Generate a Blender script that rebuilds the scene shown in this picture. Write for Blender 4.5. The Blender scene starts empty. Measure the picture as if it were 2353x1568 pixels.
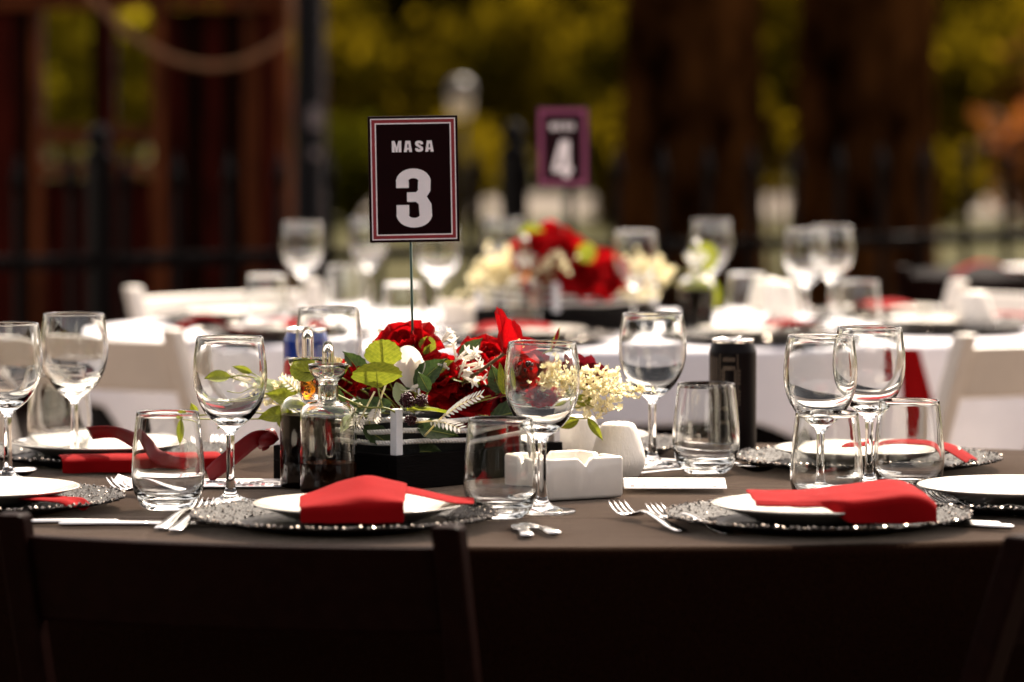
import bpy, math, random
from mathutils import Vector, Matrix, Quaternion, noise
R = math.radians
SC = bpy.context.scene
COL = SC.collection
random.seed(7)

# ------------------------------------------------------------------ camera, sky, sun, exposure
CAMZ = 1.24
FPX = 10000.0                       # focal length in pixels of a 2353-wide picture
PITCH = math.atan((784 - 150) / FPX)
cam = bpy.data.cameras.new("camera")
cam_o = bpy.data.objects.new("camera", cam)
COL.objects.link(cam_o)
cam_o.location = (0, 0, CAMZ)
cam_o.rotation_euler = (math.pi / 2 - PITCH, 0, 0)
cam.sensor_width = 36.0
cam.lens = FPX * 36 / 2353
cam.clip_start = 0.1
cam.clip_end = 600
cam.dof.use_dof = True
cam.dof.focus_distance = 4.93
cam.dof.aperture_fstop = 4.2
SC.camera = cam_o

SUN_EL, SUN_AZ = 48.0, 22.0          # azimuth measured from +Y towards +X
world = bpy.data.worlds.new("World")
SC.world = world
world.use_nodes = True
wn = world.node_tree
bg = wn.nodes["Background"]
sky = wn.nodes.new("ShaderNodeTexSky")
sky.sky_type = 'NISHITA'
sky.sun_disc = False
sky.sun_elevation = R(SUN_EL)
sky.sun_rotation = R(SUN_AZ)
sky.air_density = 1.0
sky.dust_density = 4.0
sky.ozone_density = 0.4
hs = wn.nodes.new("ShaderNodeHueSaturation"); hs.inputs["Saturation"].default_value = 0.42
wn.links.new(sky.outputs[0], hs.inputs["Color"]); wm = wn.nodes.new("ShaderNodeMixRGB"); wm.blend_type = 'MULTIPLY'; wm.inputs[0].default_value = 1.0; wm.inputs[2].default_value = (1.0, 0.87, 0.78, 1)
wn.links.new(hs.outputs[0], wm.inputs[1]); wn.links.new(wm.outputs[0], bg.inputs[0])
bg.inputs[1].default_value = 0.13
sl = bpy.data.lights.new("sun", 'SUN')
sl.energy = 4.5
sl.angle = R(0.5)
sl.color = (1.0, 0.88, 0.73)
sun_o = bpy.data.objects.new("sun", sl)
COL.objects.link(sun_o)
sv = Vector((math.sin(R(SUN_AZ)) * math.cos(R(SUN_EL)), math.cos(R(SUN_AZ)) * math.cos(R(SUN_EL)), math.sin(R(SUN_EL))))
sun_o.rotation_euler = (-sv).to_track_quat('-Z', 'Y').to_euler()
sun_o.location = sv * 30
vs = SC.view_settings
vs.view_transform = 'Standard'
vs.look = 'None'
vs.exposure = 1.6
vs.gamma = 1.0
vs.use_curve_mapping = False
SC.render.engine = 'CYCLES'
cy = SC.cycles
cy.use_denoising = True
cy.max_bounces = 16
cy.transmission_bounces = 16
cy.glossy_bounces = 6
cy.diffuse_bounces = 3
cy.transparent_max_bounces = 24
cy.caustics_reflective = False
cy.caustics_refractive = True
cy.sample_clamp_indirect = 12.0
cy.blur_glossy = 0.6

# ------------------------------------------------------------------ helpers
def ray(px, py):
    a, b = (px - 1176.5) / FPX, (784 - py) / FPX
    cp, sp = math.cos(PITCH), math.sin(PITCH)
    return Vector((a, cp + b * sp, -sp + b * cp))
def T(px, py, z=0.75):
    """the place in the scene, at height z, that the picture shows at (px, py)"""
    v = ray(px, py)
    return Vector((0, 0, CAMZ)) + v * ((z - CAMZ) / v.z)
def W(px, py, d):
    """the place in the scene at distance d"""
    v = ray(px, py)
    return Vector((0, 0, CAMZ)) + v * (d / v.y)

class MB:
    def __init__(s): s.v, s.f, s.sm = [], [], []
    def add(s, vs_, fs, smooth=True):
        o = len(s.v); s.v += [tuple(p) for p in vs_]
        s.f += [tuple(i + o for i in f) for f in fs]; s.sm += [smooth] * len(fs)
    def box(s, c, d, m=None, smooth=False):
        x, y, z = [k / 2 for k in d]
        p = [Vector((i * x, j * y, k * z)) for i in (-1, 1) for j in (-1, 1) for k in (-1, 1)]
        if m: p = [m @ q for q in p]
        p = [q + Vector(c) for q in p]
        s.add(p, [(0, 1, 3, 2), (4, 6, 7, 5), (0, 4, 5, 1), (2, 3, 7, 6), (0, 2, 6, 4), (1, 5, 7, 3)], smooth)
    def lathe(s, prof, n=48, close=False, cx=0, cy_=0):
        o = []; m = len(prof)
        for r, z in prof:
            for k in range(n):
                a = 2 * math.pi * k / n
                o.append((cx + r * math.cos(a), cy_ + r * math.sin(a), z))
        fs = []
        for i in range(m - 1):
            for k in range(n):
                k2 = (k + 1) % n
                fs.append((i * n + k, i * n + k2, (i + 1) * n + k2, (i + 1) * n + k))
        s.add(o, fs)
    def tube(s, pts, rad, n=8, cap=True, up=Vector((0, 0, 1))):
        """swept ellipse; rad is a number or a list of (half width, half height) or numbers"""
        pts = [Vector(p) for p in pts]; m = len(pts)
        vs_ = []
        for i, p in enumerate(pts):
            t = (pts[min(i + 1, m - 1)] - pts[max(i - 1, 0)])
            t.normalize()
            u = up if abs(t.dot(up)) < 0.95 else Vector((0, 1, 0))
            sd = t.cross(u).normalized(); uu = sd.cross(t).normalized()
            r = rad[i] if isinstance(rad, (list, tuple)) else rad
            rx, rz = r if isinstance(r, (list, tuple)) else (r, r)
            for k in range(n):
                a = 2 * math.pi * k / n
                vs_.append(p + sd * (rx * math.cos(a)) + uu * (rz * math.sin(a)))
        fs = []
        for i in range(m - 1):
            for k in range(n):
                k2 = (k + 1) % n
                fs.append((i * n + k, i * n + k2, (i + 1) * n + k2, (i + 1) * n + k))
        if cap:
            fs.append(tuple(range(n - 1, -1, -1))); fs.append(tuple((m - 1) * n + k for k in range(n)))
        s.add(vs_, fs)
    def grid(s, fn, nu, nv, flip=False):
        vs_ = [fn(i / nu, j / nv) for i in range(nu + 1) for j in range(nv + 1)]
        fs = []
        for i in range(nu):
            for j in range(nv):
                a = i * (nv + 1) + j
                q = (a, a + 1, a + nv + 2, a + nv + 1)
                fs.append(q[::-1] if flip else q)
        s.add(vs_, fs)
    def mesh(s, name, mat):
        me = bpy.data.meshes.new(name)
        me.from_pydata(s.v, [], s.f)
        me.polygons.foreach_set("use_smooth", s.sm)
        if mat: me.materials.append(mat)
        me.update()
        return me
    def build(s, name, mat, parent=None, loc=None, rot=None, bevel=0, solid=0, off=0):
        o = put(name, s.mesh(name, mat), parent, loc, rot)
        if solid:
            m = o.modifiers.new("solid", 'SOLIDIFY'); m.thickness = solid; m.offset = off
        if bevel:
            m = o.modifiers.new("bevel", 'BEVEL'); m.width = bevel; m.segments = 2
            m.limit_method = 'ANGLE'; m.angle_limit = R(35)
        return o
def put(name, me, parent=None, loc=None, rot=None, scale=None):
    o = bpy.data.objects.new(name, me)
    COL.objects.link(o)
    if parent: o.parent = parent
    if loc is not None: o.location = loc
    if rot is not None: o.rotation_euler = rot
    if scale is not None: o.scale = (scale,) * 3 if isinstance(scale, (int, float)) else scale
    return o
def tag(o, label=None, cat=None, group=None, kind=None):
    for k, v in (("label", label), ("category", cat), ("group", group), ("kind", kind)):
        if v: o[k] = v
    return o
def empty(name, loc=(0, 0, 0), rz=0, label=None, cat=None, group=None):
    o = put(name, None, None, loc, (0, 0, rz))
    o.empty_display_size = 0.02
    return tag(o, label, cat, group)
def copy_tree(o, parent=None):
    c = o.copy(); COL.objects.link(c); c.parent = parent
    for ch in list(o.children): copy_tree(ch, c)
    return c
class Proto:
    """first use hands out the thing itself, later uses hand out copies"""
    def __init__(s, root): s.root, s.used = root, False
    def at(s, loc, rz=0, label=None, group=None, cat=None, rot=None, scale=None):
        o = s.root if not s.used else copy_tree(s.root)
        s.used = True
        o.location = loc; o.rotation_euler = rot if rot is not None else (0, 0, rz)
        if scale: o.scale = (scale,) * 3
        tag(o, label, cat, group)
        return o

# ------------------------------------------------------------------ materials
def mat(name, base, rough=0.5, metal=0.0, spec=0.5, noise_amt=0.0, noise_scale=40.0, bump=0.0, bump_scale=200.0,
        sheen=0.0, sheen_tint=(1, 1, 1), coat=0.0, sss=0.0, base2=None, detail=4.0, coords='Object', transl=0.0, stretch=None, bump_dist=0.002, sheen_rough=0.5, veins=False):
    m = bpy.data.materials.new(name); m.use_nodes = True
    nt = m.node_tree; b = nt.nodes["Principled BSDF"]
    b.inputs["Base Color"].default_value = (*base, 1)
    b.inputs["Roughness"].default_value = rough
    b.inputs["Metallic"].default_value = metal
    b.inputs["Specular IOR Level"].default_value = spec
    b.inputs["Sheen Weight"].default_value = sheen
    b.inputs["Sheen Tint"].default_value = (*sheen_tint, 1)
    b.inputs["Coat Weight"].default_value = coat
    b.inputs["Sheen Roughness"].default_value = sheen_rough
    tc = nt.nodes.new("ShaderNodeTexCoord"); src = tc.outputs[coords]
    if stretch:
        mp = nt.nodes.new("ShaderNodeMapping"); mp.inputs["Scale"].default_value = stretch
        nt.links.new(src, mp.inputs[0]); src = mp.outputs[0]
    if noise_amt or base2:
        n = nt.nodes.new("ShaderNodeTexNoise"); n.inputs["Scale"].default_value = noise_scale
        n.inputs["Detail"].default_value = detail
        nt.links.new(src, n.inputs["Vector"])
        rp = nt.nodes.new("ShaderNodeValToRGB")
        b2 = base2 or tuple(c * (1 - noise_amt) for c in base)
        rp.color_ramp.elements[0].position = 0.35; rp.color_ramp.elements[1].position = 0.65
        rp.color_ramp.elements[0].color = (*b2, 1); rp.color_ramp.elements[1].color = (*base, 1)
        nt.links.new(n.outputs["Fac"], rp.inputs[0])
        nt.links.new(rp.outputs[0], b.inputs["Base Color"])
    if veins:
        sx = nt.nodes.new("ShaderNodeSeparateXYZ"); nt.links.new(tc.outputs['Object'], sx.inputs[0])
        def mth(op, a, b_=None):
            q = nt.nodes.new("ShaderNodeMath"); q.operation = op
            for i_, v_ in enumerate((a, b_)):
                if v_ is None: continue
                if isinstance(v_, (int, float)): q.inputs[i_].default_value = v_
                else: nt.links.new(v_, q.inputs[i_])
            return q.outputs[0]
        ab = mth('ABSOLUTE', sx.outputs[1])
        fr = mth('FRACT', mth('MULTIPLY', mth('SUBTRACT', sx.outputs[0], mth('MULTIPLY', ab, 0.9)), 8.0))
        ln = mth('MAXIMUM', mth('LESS_THAN', fr, 0.16), mth('LESS_THAN', ab, 0.018))
        mxv = nt.nodes.new("ShaderNodeMixRGB"); mxv.inputs[2].default_value = tuple(min(1, c * 1.7 + .02) for c in base) + (1,)
        nt.links.new(mth('MULTIPLY', ln, 0.55), mxv.inputs[0]); nt.links.new(rp.outputs[0], mxv.inputs[1])
        nt.links.new(mxv.outputs[0], b.inputs["Base Color"])
    if bump:
        n2 = nt.nodes.new("ShaderNodeTexNoise"); n2.inputs["Scale"].default_value = bump_scale
        n2.inputs["Detail"].default_value = 3
        nt.links.new(src, n2.inputs["Vector"])
        bp = nt.nodes.new("ShaderNodeBump"); bp.inputs["Strength"].default_value = bump; bp.inputs["Distance"].default_value = bump_dist
        nt.links.new(n2.outputs["Fac"], bp.inputs["Height"])
        nt.links.new(bp.outputs[0], b.inputs["Normal"])
    if transl:
        out = nt.nodes["Material Output"]
        tr = nt.nodes.new("ShaderNodeBsdfTranslucent"); mx = nt.nodes.new("ShaderNodeMixShader")
        mx.inputs[0].default_value = transl
        if noise_amt or base2: nt.links.new(rp.outputs[0], tr.inputs[0])
        else: tr.inputs[0].default_value = (*base, 1)
        nt.links.new(b.outputs[0], mx.inputs[1]); nt.links.new(tr.outputs[0], mx.inputs[2])
        nt.links.new(mx.outputs[0], out.inputs[0])
    return m
def glassmat(name, col, ior=1.48, rough=0.0, smudge=0.0):
    m = bpy.data.materials.new(name); m.use_nodes = True
    nt = m.node_tree; nt.nodes.remove(nt.nodes["Principled BSDF"])
    g = nt.nodes.new("ShaderNodeBsdfGlass"); g.inputs["Color"].default_value = (*col, 1)
    g.inputs["IOR"].default_value = ior; g.distribution = 'GGX'; g.inputs["Roughness"].default_value = rough
    nt.links.new(g.outputs[0], nt.nodes["Material Output"].inputs[0])
    if smudge:
        tc = nt.nodes.new("ShaderNodeTexCoord"); n = nt.nodes.new("ShaderNodeTexNoise"); n.inputs["Scale"].default_value = 45; n.inputs["Detail"].default_value = 5
        mr_ = nt.nodes.new("ShaderNodeMapRange"); mr_.inputs[1].default_value = 0.52; mr_.inputs[2].default_value = 0.75; mr_.inputs[3].default_value = rough; mr_.inputs[4].default_value = smudge
        oi = nt.nodes.new("ShaderNodeObjectInfo"); va = nt.nodes.new("ShaderNodeVectorMath"); va.operation = 'ADD'
        nt.links.new(tc.outputs['Object'], va.inputs[0]); nt.links.new(oi.outputs['Random'], va.inputs[1]); nt.links.new(va.outputs[0], n.inputs['Vector'])
        nt.links.new(n.outputs['Fac'], mr_.inputs[0]); nt.links.new(mr_.outputs[0], g.inputs['Roughness'])
    return m
M = {}
M['glass'] = glassmat("clear_glass", (0.985, 0.99, 0.985), 1.48, 0.010, 0.09)
M['bottle_glass'] = glassmat("bottle_glass", (0.97, 0.97, 0.95))
M['amber_glass'] = glassmat("amber_glass", (0.95, 0.55, 0.12))
M['vinegar'] = mat("vinegar", (0.012, 0.0026, 0.0005), 0.5, spec=0.0)
M['soy'] = mat("dark_sauce", (0.004, 0.0012, 0.0006), 0.4, spec=0.02)
M['cloth'] = mat("taupe_cloth", (0.0078, 0.0027, 0.0014), 0.8, spec=0.0, sheen_rough=0.30, noise_amt=0.45, noise_scale=420, bump=0.5, bump_scale=900, sheen=0.46, sheen_tint=(1.0, 0.80, 0.64), bump_dist=0.0008)
def cloth_creases(m):
    """soft undulation and pressed fold lines on top of the weave"""
    nt = m.node_tree; b = nt.nodes["Principled BSDF"]; old = b.inputs["Normal"].links[0].from_socket
    tc = nt.nodes.new("ShaderNodeTexCoord"); n = nt.nodes.new("ShaderNodeTexNoise"); n.inputs["Scale"].default_value = 9; n.inputs["Detail"].default_value = 3
    nt.links.new(tc.outputs['Object'], n.inputs['Vector'])
    sx = nt.nodes.new("ShaderNodeSeparateXYZ"); nt.links.new(tc.outputs['Object'], sx.inputs[0])
    tot = n.outputs['Fac']
    def mth(op, a, b_=None):
        q = nt.nodes.new("ShaderNodeMath"); q.operation = op
        for i_, v_ in enumerate((a, b_)):
            if v_ is None: continue
            if isinstance(v_, (int, float)): q.inputs[i_].default_value = v_
            else: nt.links.new(v_, q.inputs[i_])
        return q.outputs[0]
    tot = mth('MULTIPLY', tot, 1.0)
    for ax, c0, k in ((0, 0.27, .25), (0, -0.44, .2), (1, -0.33, .22), (1, 0.02, .2), (0, 0.62, .25)):
        dd = mth('DIVIDE', mth('SUBTRACT', sx.outputs[ax], c0), 0.006)
        tot = mth('ADD', tot, mth('MULTIPLY', mth('POWER', 2.718, mth('MULTIPLY', mth('MULTIPLY', dd, dd), -1.0)), k))
    bp = nt.nodes.new("ShaderNodeBump"); bp.inputs["Strength"].default_value = 0.6; bp.inputs["Distance"].default_value = 0.006
    nt.links.new(tot, bp.inputs["Height"]); nt.links.new(old, bp.inputs["Normal"]); nt.links.new(bp.outputs[0], b.inputs["Normal"])
cloth_creases(M['cloth'])
M['skirt'] = mat("black_cloth", (0.0022, 0.0010, 0.0009), 0.9, spec=0.05, bump=0.2, bump_scale=900, noise_amt=0.3, noise_scale=500)
M['wcloth'] = mat("white_cloth", (0.66, 0.64, 0.67), 0.9, spec=0.2, bump=0.2, bump_scale=500, noise_amt=0.04, noise_scale=30)
M['ceramic'] = mat("white_ceramic", (0.84, 0.755, 0.65), 0.12, coat=0.3, noise_amt=0.12, noise_scale=22, bump=0.05, bump_scale=60)
M['shaker'] = mat("textured_ceramic", (0.80, 0.745, 0.66), 0.55, bump=0.35, bump_scale=260, stretch=(1, 1, 0.35), noise_amt=0.05, noise_scale=60, bump_dist=0.003)
M['plate'] = mat("plate_porcelain", (0.58, 0.54, 0.47), 0.15, coat=0.4, noise_amt=0.03, noise_scale=10)
M['steel'] = mat("cutlery_steel", (0.72, 0.70, 0.67), 0.16, 1.0, noise_amt=0.08, noise_scale=90, bump=0.03, bump_scale=150)
M['lace'] = mat("charger_lace", (0.022, 0.017, 0.014), 0.5, 0.0, spec=0.12, noise_amt=0.7, noise_scale=260, bump=0.8, bump_scale=380, bump_dist=0.004)
M['bead'] = mat("charger_bead", (0.30, 0.26, 0.22), 0.22, 1.0, noise_amt=0.4, noise_scale=500)
M['charger'] = mat("charger_dark", (0.006, 0.005, 0.0045), 0.4, 0.0, spec=0.1, bump=0.4, bump_scale=300, noise_amt=0.3, noise_scale=100)
M['napkin'] = mat("red_napkin", (0.19, 0.0022, 0.0032), 0.85, spec=0.03, bump=0.4, bump_scale=700, sheen=0.02, sheen_tint=(1, 0.5, 0.45), noise_amt=0.12, noise_scale=25, bump_dist=0.0008)
M['ribbon'] = mat("satin_ribbon", (0.17, 0.002, 0.005), 0.4, spec=0.25, noise_amt=0.2, noise_scale=40, bump=0.1, bump_scale=900, transl=0.25)
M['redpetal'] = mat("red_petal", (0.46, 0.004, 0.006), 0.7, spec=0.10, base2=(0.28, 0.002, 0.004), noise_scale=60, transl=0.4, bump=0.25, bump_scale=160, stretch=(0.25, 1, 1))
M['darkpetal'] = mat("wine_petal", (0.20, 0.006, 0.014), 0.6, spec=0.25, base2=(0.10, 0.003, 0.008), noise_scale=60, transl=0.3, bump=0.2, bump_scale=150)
M['whitepetal'] = mat("white_petal", (0.86, 0.81, 0.72), 0.55, spec=0.2, noise_amt=0.06, noise_scale=60, transl=0.48)
M['creampetal'] = mat("cream_petal", (0.84, 0.79, 0.62), 0.6, spec=0.25, base2=(0.80, 0.70, 0.36), noise_scale=120, transl=0.48)
M['leaf'] = mat("olive_leaf", (0.25, 0.27, 0.022), 0.5, spec=0.25, base2=(0.16, 0.19, 0.014), noise_scale=9, transl=0.4, bump=0.3, bump_scale=12, veins=True)
M['darkleaf'] = mat("dark_leaf", (0.045, 0.075, 0.018), 0.5, spec=0.35, base2=(0.02, 0.04, 0.01), noise_scale=8, transl=0.3, bump=0.3, bump_scale=12, veins=True)
M['paleleaf'] = mat("pale_leaf", (0.42, 0.46, 0.30), 0.6, spec=0.25, base2=(0.30, 0.36, 0.18), noise_scale=90, transl=0.3)
M['stem'] = mat("green_stem", (0.32, 0.33, 0.06), 0.55, noise_amt=0.3, noise_scale=120)
M['twig'] = mat("brown_twig", (0.15, 0.09, 0.03), 0.8, noise_amt=0.5, noise_scale=300, bump=0.6, bump_scale=400)
M['berry'] = mat("dark_berry", (0.050, 0.003, 0.008), 0.35, spec=0.3, noise_amt=0.4, noise_scale=200)
M['redberry'] = mat("red_berry", (0.35, 0.008, 0.012), 0.3, spec=0.6, noise_amt=0.3, noise_scale=200)
M['wheat'] = mat("cream_stamen", (0.72, 0.58, 0.28), 0.6, noise_amt=0.3, noise_scale=200)
M['yellow'] = mat("yellow_stamen", (0.8, 0.55, 0.06), 0.6, noise_amt=0.2, noise_scale=200)
M['blackwood'] = mat("black_stained_wood", (0.0028, 0.0016, 0.0014), 0.7, spec=0.06, noise_amt=0.4, noise_scale=30, stretch=(1, 1, 8), bump=0.3, bump_scale=60)
M['post'] = mat("white_painted_wood", (0.78, 0.77, 0.78), 0.6, noise_amt=0.05, noise_scale=150, bump=0.15, bump_scale=500)
M['rope'] = mat("white_rope", (0.80, 0.78, 0.74), 0.85, bump=0.4, bump_scale=900, noise_amt=0.1, noise_scale=300)
M['foam'] = mat("liner_black", (0.004, 0.004, 0.003), 0.95, noise_amt=0.4, noise_scale=60, bump=0.5, bump_scale=120)
M['signface'] = mat("sign_maroon", (0.0085, 0.0007, 0.0011), 0.4, spec=0.05, noise_amt=0.15, noise_scale=30)
M['signred'] = mat("sign_red", (0.24, 0.006, 0.012), 0.35, noise_amt=0.15, noise_scale=60)
M['signmauve'] = mat("sign_mauve", (0.21, 0.045, 0.105), 0.3, noise_amt=0.1, noise_scale=60)
M['signwhite'] = mat("sign_white", (0.80, 0.74, 0.75), 0.3, noise_amt=0.04, noise_scale=60)
M['paper'] = mat("paper", (0.56, 0.54, 0.54), 0.6, noise_amt=0.03, noise_scale=40)
M['ink'] = mat("dark_ink", (0.05, 0.02, 0.03), 0.6, noise_amt=0.2, noise_scale=80)
M['redink'] = mat("red_ink", (0.40, 0.05, 0.08), 0.6, noise_amt=0.2, noise_scale=80)
M['bluecard'] = mat("blue_edge", (0.03, 0.10, 0.20), 0.5, noise_amt=0.2, noise_scale=80)
M['greenwire'] = mat("green_wire", (0.012, 0.05, 0.025), 0.45, noise_amt=0.2, noise_scale=80)
M['blackchair'] = mat("black_chair_resin", (0.0080, 0.0028, 0.0022), 0.42, spec=0.015, noise_amt=0.25, noise_scale=60, bump=0.06, bump_scale=300)
M['whitechair'] = mat("white_chair_resin", (0.72, 0.66, 0.58), 0.5, noise_amt=0.05, noise_scale=30, bump=0.05, bump_scale=300)
M['alu'] = mat("can_aluminium", (0.75, 0.73, 0.70), 0.25, 1.0, noise_amt=0.05, noise_scale=60)
M['canblack'] = mat("can_black", (0.0035, 0.0015, 0.0015), 0.35, spec=0.10, noise_amt=0.2, noise_scale=60)
M['canprint'] = mat("can_bronze_print", (0.12, 0.08, 0.05), 0.4, noise_amt=0.2, noise_scale=200)
M['canblue'] = mat("can_blue", (0.0015, 0.028, 0.24), 0.22, coat=0.4, noise_amt=0.12, noise_scale=60)
M['canred'] = mat("can_red", (0.42, 0.01, 0.02), 0.25, coat=0.4, noise_amt=0.12, noise_scale=60)
M['canwhite'] = mat("can_white", (0.75, 0.74, 0.74), 0.25, coat=0.4, noise_amt=0.05, noise_scale=60)
M['iron'] = mat("black_iron", (0.0035, 0.0024, 0.0022), 0.5, 0.0, 0.05, noise_amt=0.35, noise_scale=30, bump=0.2, bump_scale=120)
M['ironpale'] = mat("weathered_iron", (0.10, 0.075, 0.06), 0.6, 0.1, noise_amt=0.5, noise_scale=12, bump=0.2, bump_scale=90)
M['redwood'] = mat("red_brown_wood", (0.045, 0.005, 0.002), 0.7, spec=0.03, base2=(0.013, 0.0015, 0.0006), noise_scale=7, stretch=(6, 6, 0.7), bump=0.4, bump_scale=20)
M['brownwood'] = mat("brown_wood", (0.13, 0.035, 0.011), 0.7, spec=0.05, base2=(0.035, 0.009, 0.003), noise_scale=7, stretch=(6, 6, 0.7), bump=0.4, bump_scale=20)
M['umberwood'] = mat("umber_wood", (0.010, 0.0025, 0.001), 0.8, spec=0.02, base2=(0.003, 0.0008, 0.0004), noise_scale=7, stretch=(6, 6, 0.7), bump=0.4, bump_scale=20)
M['bark'] = mat("bark", (0.050, 0.019, 0.005), 0.95, spec=0.0, base2=(0.004, 0.0014, 0.0005), noise_scale=6.5, stretch=(1, 1, 0.55), bump=1.0, bump_scale=14, bump_dist=0.05)
M['hemp'] = mat("hemp_rope", (0.26, 0.12, 0.05), 0.9, noise_amt=0.4, noise_scale=90, bump=0.5, bump_scale=90)
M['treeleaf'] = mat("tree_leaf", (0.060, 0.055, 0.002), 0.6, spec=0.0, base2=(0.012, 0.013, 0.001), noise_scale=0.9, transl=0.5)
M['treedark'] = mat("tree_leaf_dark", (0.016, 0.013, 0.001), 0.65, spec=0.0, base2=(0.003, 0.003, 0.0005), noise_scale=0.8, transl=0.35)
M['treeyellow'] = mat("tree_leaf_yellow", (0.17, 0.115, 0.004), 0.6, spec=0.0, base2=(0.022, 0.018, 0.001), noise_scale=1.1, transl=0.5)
M['treelit'] = mat("tree_leaf_painted_lit", (0.42, 0.32, 0.012), 0.6, spec=0.0, base2=(0.10, 0.085, 0.005), noise_scale=1.1, transl=0.6)  # brighter leaf copy, sunlight put into the colour of the bushes behind the windows
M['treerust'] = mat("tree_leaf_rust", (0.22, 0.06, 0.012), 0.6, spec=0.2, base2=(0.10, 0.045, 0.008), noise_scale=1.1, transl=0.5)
M['hedgeleaf'] = mat("hedge_leaf", (0.008, 0.009, 0.002), 0.8, spec=0.05, base2=(0.004, 0.006, 0.0015), noise_scale=2)
M['reflectdark'] = mat("reflection_dark", (0.030, 0.025, 0.016), 0.95, spec=0.02, base2=(0.018, 0.015, 0.010), noise_scale=2, bump=0.6, bump_scale=40, detail=8)
M['ground'] = mat("gravel_ground", (0.13, 0.09, 0.06), 0.95, base2=(0.07, 0.05, 0.033), noise_scale=3, bump=0.5, bump_scale=60, detail=8)
M['lawn'] = mat("dry_lawn", (0.036, 0.030, 0.004), 0.95, spec=0.05, base2=(0.022, 0.022, 0.003), noise_scale=1.2, bump=0.6, bump_scale=25, detail=8)
M['path'] = mat("pale_path", (0.125, 0.088, 0.055), 0.95, base2=(0.03, 0.023, 0.014), noise_scale=0.9, bump=0.3, bump_scale=30, detail=8)
M['lampwhite'] = mat("lamp_globe_glass", (0.75, 0.68, 0.58), 0.25, noise_amt=0.05, noise_scale=20, transl=0.6)
M['lampgrey'] = mat("lamp_cap_grey", (0.07, 0.055, 0.045), 0.5, noise_amt=0.2, noise_scale=30)
M['post_glint'] = mat("painted_glint", (0.16, 0.12, 0.115), 0.4, noise_amt=0.2, noise_scale=30)

# ------------------------------------------------------------------ ground
def sheet(name, x0, x1, y0, y1, z, m, label=None):
    b = MB(); b.add([(x0, y0, z), (x1, y0, z), (x1, y1, z), (x0, y1, z)], [(0, 1, 2, 3)], False)
    o = b.build(name, m); o["kind"] = "structure"; return o
sheet("ground", -250, 250, -120, 400, 0.0, M['ground'])
sheet("reflection_dark_sheet", -60, 60, -60, 3.2, 0.004, M['reflectdark'])  # unseen dark sheet added on the camera side to dim reflections
sheet("lawn", -120, 120, 19.0, 35.4, 0.004, M['lawn'])
sheet("path", -120, 120, 35.5, 41.8, 0.008, M['path'])
sheet("far_lawn", -150, 150, 41.9, 180, 0.004, M['lawn'])

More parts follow.
